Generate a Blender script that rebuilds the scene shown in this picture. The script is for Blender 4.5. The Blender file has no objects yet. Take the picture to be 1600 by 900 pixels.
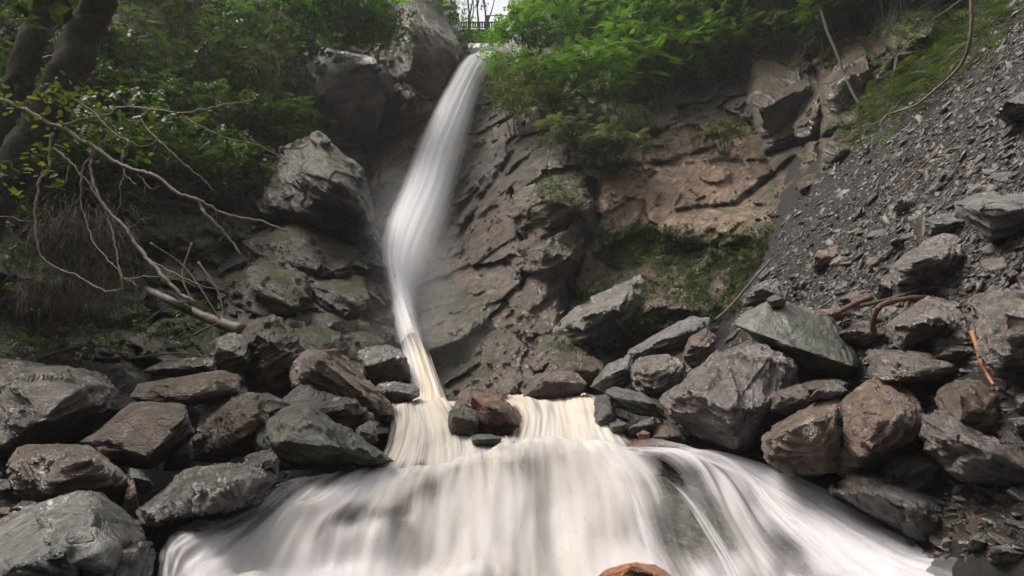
import bpy, bmesh, math, random
import numpy as np
from mathutils import Vector, Matrix, Euler
R = math.radians
rng = np.random.default_rng(7)
random.seed(7)
S = bpy.context.scene
COL = S.collection

# ------------------------------------------------------------------ camera, sky, sun, exposure
FPX, PITCH = 1042.0, R(8)
CAM = np.array([0.0, 0.0, 1.6])
cd = bpy.data.cameras.new('camera'); cam = bpy.data.objects.new('camera', cd); COL.objects.link(cam)
cam.location = CAM; cam.rotation_euler = (R(90) + PITCH, 0, 0)
cd.sensor_width = 36; cd.lens = FPX / 1600 * 36; cd.clip_start = 0.05; cd.clip_end = 2000
S.camera = cam

SUN_EL, SUN_AZ = R(60), R(-78)          # azimuth measured from +Y towards +X
W = bpy.data.worlds.new('World'); S.world = W; W.use_nodes = True
wn, wl = W.node_tree.nodes, W.node_tree.links
wn.clear()
sky = wn.new('ShaderNodeTexSky'); sky.sky_type = 'NISHITA'; sky.sun_disc = False
sky.sun_elevation = SUN_EL; sky.sun_rotation = SUN_AZ; sky.air_density = 1.6; sky.dust_density = 6.0; sky.ozone_density = 1.0
hs = wn.new('ShaderNodeHueSaturation'); hs.inputs['Saturation'].default_value = 0.2   # overcast: the blue is washed out
bg = wn.new('ShaderNodeBackground'); bg.inputs['Strength'].default_value = 0.135
wo = wn.new('ShaderNodeOutputWorld')
wl.new(sky.outputs[0], hs.inputs['Color']); wl.new(hs.outputs[0], bg.inputs['Color']); wl.new(bg.outputs[0], wo.inputs['Surface'])
sd = bpy.data.lights.new('sun', 'SUN'); sd.energy = 3.3; sd.angle = R(30); sd.color = (1.0, 0.93, 0.83)
so = bpy.data.objects.new('sun', sd); COL.objects.link(so)
sdir = Vector((math.sin(SUN_AZ) * math.cos(SUN_EL), math.cos(SUN_AZ) * math.cos(SUN_EL), math.sin(SUN_EL)))
so.rotation_euler = sdir.to_track_quat('Z', 'Y').to_euler()
S.view_settings.view_transform = 'Standard'; S.view_settings.look = 'None'
S.view_settings.exposure = 0.66; S.view_settings.gamma = 1; S.view_settings.use_curve_mapping = False
S.render.engine = 'CYCLES'
cy = S.cycles
cy.use_denoising = True; cy.max_bounces = 7; cy.diffuse_bounces = 3; cy.glossy_bounces = 2
cy.transparent_max_bounces = 16; cy.transmission_bounces = 4; cy.volume_bounces = 1
cy.sample_clamp_indirect = 4; cy.caustics_reflective = False; cy.caustics_refractive = False

# ------------------------------------------------------------------ maths helpers
cP, sP = math.cos(PITCH), math.sin(PITCH)
def at(px, py, d):
    """points at horizontal distance d (world Y) seen at photo pixel px, py"""
    px, py, d = np.broadcast_arrays(np.asarray(px, float), np.asarray(py, float), np.asarray(d, float))
    x = (px - 800) / FPX; v = (450 - py) / FPX
    dy = cP - v * sP; dz = v * cP + sP
    return np.stack([CAM[0] + x / dy * d, CAM[1] + d, CAM[2] + dz / dy * d], -1)
def mpp(d): return d / FPX                          # metres per photo pixel

_perm = np.random.default_rng(3).permutation(256); _perm = np.concatenate([_perm] * 3)
_g = np.random.default_rng(4).normal(size=(256, 3)); _g /= np.linalg.norm(_g, axis=1)[:, None]
def pn(P):
    P = np.asarray(P, float); i = np.floor(P).astype(int); f = P - i; i &= 255
    u = f * f * f * (f * (f * 6 - 15) + 10)
    out = 0
    for a in (0, 1):
        wa = u[..., 0] if a else 1 - u[..., 0]
        for b in (0, 1):
            wb = u[..., 1] if b else 1 - u[..., 1]
            for c in (0, 1):
                wc = u[..., 2] if c else 1 - u[..., 2]
                h = _perm[_perm[_perm[(i[..., 0] + a) & 255] + ((i[..., 1] + b) & 255)] + ((i[..., 2] + c) & 255)]
                g = _g[h & 255]
                out = out + wa * wb * wc * (g[..., 0] * (f[..., 0] - a) + g[..., 1] * (f[..., 1] - b) + g[..., 2] * (f[..., 2] - c))
    return out * 1.4
def fbm(P, o=4, gain=.5, lac=2.03):
    P = np.asarray(P, float); s = 0; a = 1
    for k in range(o): s = s + a * pn(P + k * 17.3); P = P * lac; a *= gain
    return s
def ridged(P, o=4, gain=.5):
    P = np.asarray(P, float); s = 0; a = 1
    for k in range(o): s = s + a * (1 - 2 * np.abs(pn(P + k * 11.7))); P = P * 2.1; a *= gain
    return s
def cellnoise(P, seed=0):
    """distance to nearest feature point, distance gap to the second, random value of the nearest cell"""
    P = np.asarray(P, float); i = np.floor(P).astype(int)
    d1 = np.full(P.shape[0], 9.); d2 = np.full(P.shape[0], 9.); v = np.zeros(P.shape[0]); grad = np.zeros(P.shape)
    for a in (-1, 0, 1):
        for b in (-1, 0, 1):
            for c in (-1, 0, 1):
                j = i + (a, b, c)
                h = _perm[_perm[_perm[(j[:, 0] + seed) & 255] + (j[:, 1] & 255)] + (j[:, 2] & 255)]
                o = np.stack([_perm[h + 1], _perm[h + 7], _perm[h + 13]], 1) / 255.
                dv = P - (j + o); dd = np.sqrt((dv ** 2).sum(1))
                m = dd < d1
                d2 = np.where(m, d1, np.minimum(d2, dd)); v = np.where(m, h / 255., v); grad[m] = dv[m]; d1 = np.where(m, dd, d1)
    return d1, d2 - d1, v, grad
def sstep(a, b, x): t = np.clip((x - a) / (b - a), 0, 1); return t * t * (3 - 2 * t)

def rbf(ctrl):
    c = np.array(ctrl, float); X = c[:, :2] / 100; n = len(X)
    r = np.linalg.norm(X[:, None] - X[None], axis=2)
    A = np.zeros((n + 3, n + 3)); A[:n, :n] = r + 0.0; A[:n, n] = 1; A[:n, n + 1:] = X; A[n, :n] = 1; A[n + 1:, :n] = X.T
    A[:n, :n] -= np.eye(n) * 0.05
    w = np.linalg.solve(A, np.concatenate([c[:, 2], [0, 0, 0]]))
    def f(px, py):
        Q = np.stack([np.ravel(px), np.ravel(py)], 1) / 100
        out = np.zeros(len(Q))
        for k in range(0, len(Q), 20000):
            q = Q[k:k + 20000]
            rr = np.sqrt(((q[:, None] - X[None]) ** 2).sum(2) + .02)
            out[k:k + 20000] = rr @ w[:n] + w[n] + q @ w[n + 1:]
        return out.reshape(np.shape(px))
    return f

# ------------------------------------------------------------------ object helpers
def mesh(name, V, F, mat, parent=None, origin=(0, 0, 0), rot=None, smooth=True, attrs=None, uv=None):
    V = np.asarray(V, float) - np.asarray(origin, float)
    if rot is not None: V = V @ np.array(rot)               # into the local frame
    F = np.asarray(F, np.int32); k = F.shape[1]
    me = bpy.data.meshes.new(name)
    me.vertices.add(len(V)); me.vertices.foreach_set('co', V.astype(np.float32).ravel())
    me.loops.add(F.size); me.loops.foreach_set('vertex_index', F.ravel())
    me.polygons.add(len(F)); me.polygons.foreach_set('loop_start', np.arange(len(F), dtype=np.int32) * k)
    if smooth: me.polygons.foreach_set('use_smooth', np.ones(len(F), bool))
    for kk, a in (attrs or {}).items():
        at_ = me.attributes.new(kk, 'FLOAT', 'POINT'); at_.data.foreach_set('value', np.asarray(a, np.float32).ravel())
    if uv is not None:
        l = me.uv_layers.new(name='UVMap'); l.data.foreach_set('uv', np.asarray(uv, np.float32)[F.ravel()].ravel())
    me.update(calc_edges=True); me.validate()
    me.materials.append(mat)
    o = bpy.data.objects.new(name, me); COL.objects.link(o)
    if parent is not None: o.parent = parent
    else:
        o.location = origin
        if rot is not None: o.rotation_euler = Matrix(np.array(rot).tolist()).to_euler()
    return o
def tag(o, label=None, cat=None, group=None, kind=None):
    if label: o['label'] = label
    if cat: o['category'] = cat
    if group: o['group'] = group
    if kind: o['kind'] = kind
    return o
def empty(name, loc, label, cat, group=None):
    o = bpy.data.objects.new(name, None); COL.objects.link(o); o.location = [float(v) for v in loc]; o.empty_display_size = .1
    return tag(o, label, cat, group)
def gridfaces(nv, nu, keep=None):
    i = np.arange(nv * nu).reshape(nv, nu)
    F = np.stack([i[:-1, :-1], i[1:, :-1], i[1:, 1:], i[:-1, 1:]], -1).reshape(-1, 4)
    if keep is not None:
        k = keep.reshape(-1); F = F[k[F].all(1)]
    return F
def compact(V, F, *arrs):
    u, inv = np.unique(F, return_inverse=True)
    return (V[u], inv.reshape(F.shape)) + tuple(a[u] for a in arrs)
def catmull(P, n, ts=None):
    P = np.asarray(P, float); m = len(P)
    t = np.linspace(0, m - 1, n) if ts is None else ts
    i = np.clip(np.floor(t).astype(int), 0, m - 2); f = (t - i)
    f = f.reshape(f.shape + (1,) * (P.ndim - 1))
    Q = np.concatenate([[2 * P[0] - P[1]], P, [2 * P[-1] - P[-2]]])
    a, b, c, d = Q[i], Q[i + 1], Q[i + 2], Q[i + 3]
    return .5 * (2 * b + (c - a) * f + (2 * a - 5 * b + 4 * c - d) * f * f + (3 * b - a - 3 * c + d) * f ** 3)
def tube(P, rad, ns=7, bump=0, seed=0):
    """P (n,3), rad (n,) -> V, F quads, closed with a tiny tip"""
    P = np.asarray(P, float); n = len(P); rad = np.broadcast_to(np.asarray(rad, float), (n,)).copy()
    T = np.gradient(P, axis=0); T /= np.linalg.norm(T, axis=1)[:, None] + 1e-9
    up = np.array([.13, .31, .94]) if abs(T[0, 2]) < .9 else np.array([1., .1, 0])
    N = np.cross(T, up); N /= np.linalg.norm(N, axis=1)[:, None] + 1e-9; B = np.cross(T, N)
    a = np.linspace(0, 2 * math.pi, ns, endpoint=False)
    V = P[:, None] + (N[:, None] * np.cos(a)[None, :, None] + B[:, None] * np.sin(a)[None, :, None]) * rad[:, None, None]
    if bump: 
        q = (V - P[:, None]); k = 1 + bump * fbm(V.reshape(-1, 3) / (rad.max() * 1.2) + seed, 3).reshape(n, ns, 1); V = P[:, None] + q * k
    V = V.reshape(-1, 3)
    i = np.arange(n * ns).reshape(n, ns); j = np.roll(i, -1, 1)
    F = np.stack([i[:-1], j[:-1], j[1:], i[1:]], -1).reshape(-1, 4)
    c = np.array([P[0], P[-1]]); V = np.concatenate([V, c]); k0, k1 = n * ns, n * ns + 1
    c0 = np.stack([j[0], i[0], np.full(ns, k0), np.full(ns, k0)], -1); c1 = np.stack([i[-1], j[-1], np.full(ns, k1), np.full(ns, k1)], -1)
    return V, F, c0[:, :3], c1[:, :3]
class MB:
    def __init__(s): s.V = []; s.F = []; s.n = 0; s.A = []
    def add(s, V, F, a=0.5):
        F = np.asarray(F)
        if F.shape[1] == 4:
            F = np.concatenate([F[:, [0, 1, 2]], F[:, [0, 2, 3]]])
        s.V.append(V); s.F.append(F + s.n); s.n += len(V); s.A.append(np.broadcast_to(np.asarray(a, float), (len(V),)))
    def tube(s, P, rad, ns=7, bump=0, seed=0):
        V, F, a, b = tube(P, rad, ns, bump, seed); n0 = s.n
        s.add(V, F); s.F += [a + n0, b + n0]
    def build(s, name, mat, **k):
        return mesh(name, np.concatenate(s.V), np.concatenate(s.F), mat, attrs={'tint': np.concatenate(s.A)}, **k)
def inst(TV, TF, mats, pos):
    n = len(pos); k = len(TV)
    V = np.einsum('nij,kj->nki', mats, TV) + pos[:, None]
    F = (TF[None] + (np.arange(n) * k)[:, None, None]).reshape(-1, TF.shape[1])
    return V.reshape(-1, 3), F
def rotmats(n, tilt=.4, up=None):
    """random yaw about z, then a tilt; columns are local axes"""
    a = rng.uniform(0, 2 * math.pi, n); b = rng.normal(0, tilt, n); c = rng.normal(0, tilt, n)
    ca, sa = np.cos(a), np.sin(a); z = np.zeros(n); o = np.ones(n)
    Rz = np.stack([ca, -sa, z, sa, ca, z, z, z, o], 1).reshape(n, 3, 3)
    Rx = np.stack([o, z, z, z, np.cos(b), -np.sin(b), z, np.sin(b), np.cos(b)], 1).reshape(n, 3, 3)
    Ry = np.stack([np.cos(c), z, np.sin(c), z, o, z, -np.sin(c), z, np.cos(c)], 1).reshape(n, 3, 3)
    return Ry @ Rx @ Rz

# ------------------------------------------------------------------ materials
def newmat(name):
    m = bpy.data.materials.new(name); m.use_nodes = True; m.node_tree.nodes.clear()
    return m, m.node_tree.nodes, m.node_tree.links
def ramp(N, L, src, stops):
    r = N.new('ShaderNodeValToRGB'); e = r.color_ramp.elements
    while len(e) < len(stops): e.new(0.5)
    for k, (p, c) in enumerate(stops):
        e[k].position = p; e[k].color = (c, c, c, 1) if not hasattr(c, '__len__') else (*c, 1)
    L.new(src, r.inputs[0]); return r.outputs[0]
def noise(N, L, vec, scale, detail=6, rough=.6, dist=0):
    n = N.new('ShaderNodeTexNoise'); n.inputs['Scale'].default_value = scale; n.inputs['Detail'].default_value = detail
    n.inputs['Roughness'].default_value = rough; n.inputs['Distortion'].default_value = dist
    L.new(vec, n.inputs['Vector']); return n.outputs['Fac']
def mapping(N, L, vec, scale, rot=(0, 0, 0)):
    m = N.new('ShaderNodeMapping'); m.inputs['Scale'].default_value = scale; m.inputs['Rotation'].default_value = rot
    L.new(vec, m.inputs['Vector']); return m.outputs[0]
def mth(N, L, op, a, b=None, clamp=False):
    m = N.new('ShaderNodeMath'); m.operation = op; m.use_clamp = clamp
    for k, x in enumerate((a, b)):
        if x is None: continue
        if isinstance(x, (int, float)): m.inputs[k].default_value = x
        else: L.new(x, m.inputs[k])
    return m.outputs[0]
def mix(N, L, fac, a, b, mode='MIX'):
    m = N.new('ShaderNodeMix'); m.data_type = 'RGBA'; m.blend_type = mode
    for k, x in ((0, fac), (6, a), (7, b)):
        if isinstance(x, (int, float)): m.inputs[k].default_value = x
        elif isinstance(x, tuple): m.inputs[k].default_value = (*x, 1)
        else: L.new(x, m.inputs[k])
    return m.outputs[2]

def rock_mat(name, dark, mid, light, scale=1.0, wet=.5, moss=.3, bump=1.0, streak=7, mosscol=(.045, .06, .015), stain=(.13, .065, .03), stain_amt=.35, zone=False):
    m, N, L = newmat(name)
    tc = N.new('ShaderNodeTexCoord').outputs['Object']; geo = N.new('ShaderNodeNewGeometry')
    oi = N.new('ShaderNodeObjectInfo')
    vs = mapping(N, L, tc, (scale, scale, scale)); vf = mapping(N, L, tc, (scale * .8, scale * .8, scale * streak))
    big = noise(N, L, vs, 1.1, 5, .62, .4); med = noise(N, L, vs, 5.5, 8, .68, .3); fol = noise(N, L, vf, 2.6, 9, .66, .9)
    fine = noise(N, L, vs, 34, 6, .7); fol2 = noise(N, L, vf, 13, 7, .7, .5)
    f = mth(N, L, 'ADD', mth(N, L, 'MULTIPLY', big, .35), mth(N, L, 'MULTIPLY', med, .25)); f = mth(N, L, 'ADD', f, mth(N, L, 'MULTIPLY', fol, .28)); f = mth(N, L, 'ADD', mth(N, L, 'MULTIPLY', f, .86), mth(N, L, 'MULTIPLY', fol2, .26))
    col = ramp(N, L, f, [(.42, dark), (.51, mid), (.60, light)])
    col = mix(N, L, 1.0, col, oi.outputs['Color'], 'MULTIPLY')
    col = mix(N, L, mth(N, L, 'MULTIPLY', ramp(N, L, noise(N, L, vs, 1.9, 6, .6, .6), [(.52, 0.), (.66, 1.)]), stain_amt), col, stain)
    if zone:
        za = N.new('ShaderNodeAttribute'); za.attribute_name = 'zone'; col = mix(N, L, 1.0, col, za.outputs['Color'], 'MULTIPLY')
    # lichen / quartz flecks
    fl = ramp(N, L, noise(N, L, vf, 16, 4, .7), [(.66, 0.), (.74, 1.)])
    col = mix(N, L, mth(N, L, 'MULTIPLY', fl, .35), col, (.34, .31, .29))
    # cracks
    vo = N.new('ShaderNodeTexVoronoi'); vo.feature = 'DISTANCE_TO_EDGE'; vo.inputs['Scale'].default_value = 1.6
    wv = N.new('ShaderNodeVectorMath'); wv.operation = 'ADD'; 
    nz = N.new('ShaderNodeTexNoise'); nz.inputs['Scale'].default_value = 3; nz.inputs['Detail'].default_value = 5; L.new(vs, nz.inputs['Vector'])
    sc = N.new('ShaderNodeVectorMath'); sc.operation = 'SCALE'; sc.inputs['Scale'].default_value = .5; L.new(nz.outputs['Color'], sc.inputs[0])
    L.new(mapping(N, L, tc, (scale, scale, scale * 2.4)), wv.inputs[0]); L.new(sc.outputs[0], wv.inputs[1]); L.new(wv.outputs[0], vo.inputs['Vector'])
    crk = ramp(N, L, vo.outputs['Distance'], [(0., 0.), (.035, 1.)])
    # moss on faces that look up
    sx = N.new('ShaderNodeSeparateXYZ'); L.new(geo.outputs['Normal'], sx.inputs[0])
    mm = mth(N, L, 'ADD', mth(N, L, 'MULTIPLY', sx.outputs['Z'], .32), mth(N, L, 'MULTIPLY', noise(N, L, vs, 2.3, 7, .68), 1.0))
    mk = mth(N, L, 'MULTIPLY', ramp(N, L, mm, [(.98 - moss * .5, 0.), (1.10 - moss * .5, 1.)]), 1.0 if moss > 0 else 0.)
    mc = mix(N, L, fine, (mosscol[0] * .5, mosscol[1] * .5, mosscol[2] * .5), (mosscol[0] * 1.7, mosscol[1] * 1.7, mosscol[2] * 1.5))
    col = mix(N, L, mth(N, L, 'MULTIPLY', mk, .85), col, mc)
    b = N.new('ShaderNodeBsdfPrincipled'); L.new(col, b.inputs['Base Color'])
    rg = ramp(N, L, noise(N, L, vs, 2.6, 6, .7), [(.38, .56 - .36 * wet), (.62, .82 - .44 * wet)])
    rg = mth(N, L, 'ADD', rg, mth(N, L, 'MULTIPLY', mk, .4), True)
    L.new(rg, b.inputs['Roughness']); b.inputs['Specular IOR Level'].default_value = .3 + .35 * wet
    cw = mth(N, L, 'MULTIPLY', ramp(N, L, noise(N, L, vs, 1.7, 6, .7), [(.37, .0), (.50, 1.)]), wet * 1.0); cw = mth(N, L, 'MULTIPLY', cw, mth(N, L, 'SUBTRACT', 1.0, mk))
    L.new(cw, b.inputs['Coat Weight']); b.inputs['Coat Roughness'].default_value = .15; b.inputs['Coat IOR'].default_value = 1.55
    h = mth(N, L, 'ADD', mth(N, L, 'MULTIPLY', fol, 1.1), mth(N, L, 'MULTIPLY', med, .7)); h = mth(N, L, 'ADD', h, mth(N, L, 'MULTIPLY', fine, .34))
    h = mth(N, L, 'ADD', h, mth(N, L, 'MULTIPLY', fol2, .55)); h = mth(N, L, 'ADD', h, mth(N, L, 'MULTIPLY', crk, .25)); h = mth(N, L, 'ADD', h, mth(N, L, 'MULTIPLY', mth(N, L, 'MULTIPLY', mk, fine), .5))
    bp = N.new('ShaderNodeBump'); bp.inputs['Strength'].default_value = min(1, 1.0 * bump); bp.inputs['Distance'].default_value = .12 * bump / scale
    L.new(h, bp.inputs['Height']); L.new(bp.outputs[0], b.inputs['Normal']); L.new(bp.outputs[0], b.inputs['Coat Normal'])
    o = N.new('ShaderNodeOutputMaterial'); L.new(b.outputs[0], o.inputs[0])
    return m

M = {}
M['boulder'] = rock_mat('wet_schist', (.012, .009, .007), (.040, .0285, .022), (.104, .080, .067), 1.6, .95, .1, .8, 6)
M['boulder_brown'] = rock_mat('brown_wet_rock', (.012, .007, .004), (.044, .0255, .0135), (.104, .065, .037), 1.6, .75, .35, .8, 4, stain=(.14, .06, .02))
M['pale'] = rock_mat('pale_schist', (.035, .033, .031), (.092, .088, .084), (.19, .182, .172), 1.8, .55, .05, .8, 7)
M['green'] = rock_mat('green_grey_rock', (.017, .017, .013), (.054, .056, .044), (.125, .13, .108), 1.8, .55, .1, .6, 5, stain=(.12, .06, .03), stain_amt=.3)
M['cliff'] = rock_mat('cliff_rock', (.028, .019, .012), (.098, .069, .047), (.21, .158, .115), .55, .6, .5, 1.0, 5, stain_amt=.45)
M['gorge'] = rock_mat('gorge_wall_rock', (.026, .019, .014), (.098, .075, .058), (.21, .17, .138), .8, .75, .45, 1.0, 5, stain_amt=.45, zone=True)
M['cliff_dark'] = rock_mat('dark_cliff_rock', (.015, .0095, .0065), (.055, .037, .025), (.135, .098, .070), .8, .6, .42, 1.1, 6)
M['cliff_brown'] = rock_mat('brown_cliff_rock', (.010, .0065, .0045), (.036, .0245, .017), (.092, .066, .047), 1.0, .4, .55, 1.1, 6)
M['tan'] = rock_mat('tan_smooth_rock', (.10, .08, .06), (.25, .20, .155), (.38, .33, .27), .5, .5, .1, .7, 3)
M['shale'] = rock_mat('shale', (.011, .008, .006), (.037, .027, .022), (.098, .080, .071), 3.0, .6, .0, .6, 6, stain_amt=.2)

def soil_mat(name, dark, light, scale=4, green=.0, bd=.08):
    m, N, L = newmat(name)
    tc = N.new('ShaderNodeTexCoord').outputs['Object']
    a = noise(N, L, tc, scale, 9, .7); c = noise(N, L, tc, scale * .23, 5, .6); f = noise(N, L, tc, scale * 9, 5, .7)
    col = ramp(N, L, mth(N, L, 'ADD', mth(N, L, 'MULTIPLY', a, .6), mth(N, L, 'MULTIPLY', f, .4)), [(.38, dark), (.62, light)])
    if green: col = mix(N, L, mth(N, L, 'MULTIPLY', ramp(N, L, c, [(.45, 0.), (.6, 1.)]), green), col, (.025, .038, .010))
    b = N.new('ShaderNodeBsdfPrincipled'); L.new(col, b.inputs['Base Color']); b.inputs['Roughness'].default_value = .8
    bp = N.new('ShaderNodeBump'); bp.inputs['Strength'].default_value = .9; bp.inputs['Distance'].default_value = bd
    L.new(mth(N, L, 'ADD', a, mth(N, L, 'MULTIPLY', f, .5)), bp.inputs['Height']); L.new(bp.outputs[0], b.inputs['Normal'])
    o = N.new('ShaderNodeOutputMaterial'); L.new(b.outputs[0], o.inputs[0]); return m
M['soil'] = soil_mat('dark_soil', (.014, .010, .008), (.06, .046, .036), 4, .35)
M['scree'] = soil_mat('shale_soil', (.0035, .0028, .002), (.022, .0155, .012), 9, 0, .2)
M['bed'] = soil_mat('stream_bed_rock', (.05, .045, .038), (.17, .155, .14), 2.2, .2)

def leaf_mat(name, c0, c1, c2, trans=.4, rough=.5):
    m, N, L = newmat(name)
    a = N.new('ShaderNodeAttribute'); a.attribute_name = 'tint'
    col = ramp(N, L, a.outputs['Fac'], [(0., c0), (.5, c1), (1., c2)])
    b = N.new('ShaderNodeBsdfPrincipled'); L.new(col, b.inputs['Base Color']); b.inputs['Roughness'].default_value = rough; b.inputs['Specular IOR Level'].default_value = .35
    t = N.new('ShaderNodeBsdfTranslucent'); L.new(mix(N, L, 1., col, (1.25, 1.2, .6), 'MULTIPLY'), t.inputs[0])
    mx = N.new('ShaderNodeMixShader'); mx.inputs[0].default_value = trans; L.new(b.outputs[0], mx.inputs[1]); L.new(t.outputs[0], mx.inputs[2])
    o = N.new('ShaderNodeOutputMaterial'); L.new(mx.outputs[0], o.inputs[0]); return m
M['leaf_lit'] = leaf_mat('lit_leaves', (.045, .115, .010), (.095, .235, .020), (.18, .36, .04), .5)  # lit leaves: light reaching the top of the gorge put into the colour
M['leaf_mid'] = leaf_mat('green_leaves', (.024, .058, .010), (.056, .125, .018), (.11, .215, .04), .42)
M['leaf_shaded'] = leaf_mat('shaded_leaves', (.018, .036, .008), (.042, .080, .016), (.085, .135, .03), .4)  # shaded leaves: gloom of the woods put into the colour
M['leaf_moss'] = leaf_mat('dull_green_leaves', (.016, .030, .008), (.038, .066, .016), (.075, .112, .03), .35)
M['leaf_olive'] = leaf_mat('olive_leaves', (.030, .038, .010), (.065, .080, .022), (.11, .12, .04), .42)
M['leaf_grey'] = leaf_mat('grey_green_leaves', (.030, .045, .022), (.065, .09, .048), (.12, .145, .085), .35)
M['leaf_near'] = leaf_mat('yellow_green_leaves', (.05, .085, .015), (.10, .15, .022), (.22, .24, .03), .5)
def plain(name, c, rough=.7, var=.4, scale=12, bump=.5, spec=.4):
    m, N, L = newmat(name)
    tc = N.new('ShaderNodeTexCoord').outputs['Object']; a = noise(N, L, tc, scale, 7, .68)
    col = ramp(N, L, a, [(.3, tuple(x * (1 - var) for x in c)), (.7, tuple(x * (1 + var) for x in c))])
    b = N.new('ShaderNodeBsdfPrincipled'); L.new(col, b.inputs['Base Color']); b.inputs['Roughness'].default_value = rough; b.inputs['Specular IOR Level'].default_value = spec
    bp = N.new('ShaderNodeBump'); bp.inputs['Strength'].default_value = bump; bp.inputs['Distance'].default_value = .02; L.new(a, bp.inputs['Height']); L.new(bp.outputs[0], b.inputs['Normal'])
    o = N.new('ShaderNodeOutputMaterial'); L.new(b.outputs[0], o.inputs[0]); return m
M['bark'] = plain('mossy_bark', (.045, .038, .027), .85, .8, 15, 1)
M['stem'] = plain('grey_stem', (.045, .036, .027), .75, .4, 14)
M['root'] = plain('brown_root', (.115, .078, .055), .7, .5, 22)
M['darkstem'] = plain('dark_stem', (.020, .016, .012), .85, .5, 14)
M['branch'] = plain('pale_bare_branch', (.19, .16, .12), .6, .35, 22)
M['twig'] = plain('dry_twigs', (.075, .055, .040), .8, .4, 20)
M['rotten'] = plain('rotten_wood', (.085, .042, .020), .75, .6, 18, 1)
M['orange'] = plain('stripped_orange_wood', (.24, .095, .035), .5, .4, 16)
M['log'] = plain('weathered_log', (.105, .085, .070), .65, .45, 12, .8)
M['rail'] = plain('pale_handrail_timber', (.22, .22, .21), .7, .3, 20)
M['bridge'] = plain('weathered_bridge_timber', (.035, .032, .03), .7, .3, 20)

def water_mat(name, base, silt, dens=1.0, su=70, sv=1.2, lo=.36, hi=.62, trans=.25, con=2.2):
    """white water: opaque foam threads along the flow with clear gaps between them; 'foam' = how much air is in the water, 'silt' = mud"""
    m, N, L = newmat(name)
    uv = N.new('ShaderNodeUVMap').outputs[0]
    fa = N.new('ShaderNodeAttribute'); fa.attribute_name = 'foam'; sa = N.new('ShaderNodeAttribute'); sa.attribute_name = 'silt'
    n1 = noise(N, L, mapping(N, L, uv, (su, sv, 1)), 1, 3, .5, .1); n2 = noise(N, L, mapping(N, L, uv, (su * .22, sv * .8, 1)), 1, 2, .5, .2)
    n3 = noise(N, L, mapping(N, L, uv, (su * 3.1, sv * 1.7, 1)), 1, 2, .5)
    st = mth(N, L, 'ADD', mth(N, L, 'MULTIPLY', n1, .38), mth(N, L, 'MULTIPLY', n2, .50)); st = mth(N, L, 'ADD', st, mth(N, L, 'MULTIPLY', n3, .18))
    cv = ramp(N, L, noise(N, L, mapping(N, L, uv, (9, 2.6, 1)), 1, 3, .5, .3), [(.36, .25), (.62, 1.)])
    al = mth(N, L, 'ADD', mth(N, L, 'MULTIPLY', mth(N, L, 'MULTIPLY', mth(N, L, 'SUBTRACT', st, .5), con * 1.5), cv), fa.outputs['Fac'])
    al = ramp(N, L, al, [(.0, 0.), (.25, .22), (.6, .75), (1., 1.)])
    al = mth(N, L, 'MULTIPLY', al, dens, True)
    cf = mth(N, L, 'ADD', sa.outputs['Fac'], mth(N, L, 'MULTIPLY', mth(N, L, 'SUBTRACT', n2, .5), 1.2), True)
    col = mix(N, L, cf, base, silt)
    col = mix(N, L, ramp(N, L, n1, [(.40, .13 * con), (.56, 0.)]), col, tuple(c * .72 for c in base))
    d = N.new('ShaderNodeBsdfPrincipled'); L.new(col, d.inputs['Base Color']); d.inputs['Roughness'].default_value = .55; d.inputs['Specular IOR Level'].default_value = .3
    t = N.new('ShaderNodeBsdfTranslucent'); L.new(col, t.inputs[0])
    m1 = N.new('ShaderNodeMixShader'); m1.inputs[0].default_value = trans; L.new(d.outputs[0], m1.inputs[1]); L.new(t.outputs[0], m1.inputs[2])
    tr = N.new('ShaderNodeBsdfTransparent')
    m2 = N.new('ShaderNodeMixShader'); L.new(al, m2.inputs[0]); L.new(tr.outputs[0], m2.inputs[1]); L.new(m1.outputs[0], m2.inputs[2])
    o = N.new('ShaderNodeOutputMaterial'); L.new(m2.outputs[0], o.inputs[0]); return m
M['water'] = water_mat('silty_white_water', (.66, .63, .65), (.62, .54, .42), 1.0, 46, .9, con=2.0)
M['fall'] = water_mat('falling_white_water', (.92, .91, .93), (.86, .84, .82), 1.0, 20, .4, trans=.42, con=.55)
M['veil'] = water_mat('fall_veil', (.92, .91, .94), (.9, .88, .86), .8, 16, .4, trans=.45, con=.45)
M['film'] = water_mat('thin_water_film', (.80, .79, .84), (.6, .55, .5), .7, 26, .7, trans=.5, con=1.6)

# ------------------------------------------------------------------ terrain functions
def bed(y):  return np.interp(y, [-5, 3.5, 5, 7.2, 8.3, 9.2, 14, 60], [-.8, -.7, -.55, .1, .3, .75, .95, 1.1])
def ground_z(x, y):
    b = bed(y)
    left = b + np.maximum(0, -x - 2.6 - .12 * y + .3) * .40 + np.maximum(0, -x - 11) * .7
    scree = 1.45 + .23 * (y - 6) + 1.08 * (x - 4.6)
    right = b + np.maximum(0, x - 2.2 - .1 * np.maximum(0, y - 5)) * .20
    k = .35
    hmax = np.maximum(right, scree); blend = np.clip(.5 + .5 * (scree - right) / k, 0, 1)
    right = right * (1 - blend) + scree * blend + k * blend * (1 - blend)
    return np.where(x < 0, left, np.maximum(right, b))
GX, GY = np.arange(-16, 21, .07), np.arange(1, 24.5, .07)
_X, _Y = np.meshgrid(GX, GY); _P = np.stack([_X.ravel(), _Y.ravel(), 0 * _X.ravel()], 1)
GZ = ground_z(_X, _Y) + (fbm(_P * .9, 4, .55) * .15 + ridged(_P * 2.8 + 4, 4, .55) * .03).reshape(_X.shape)
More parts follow.
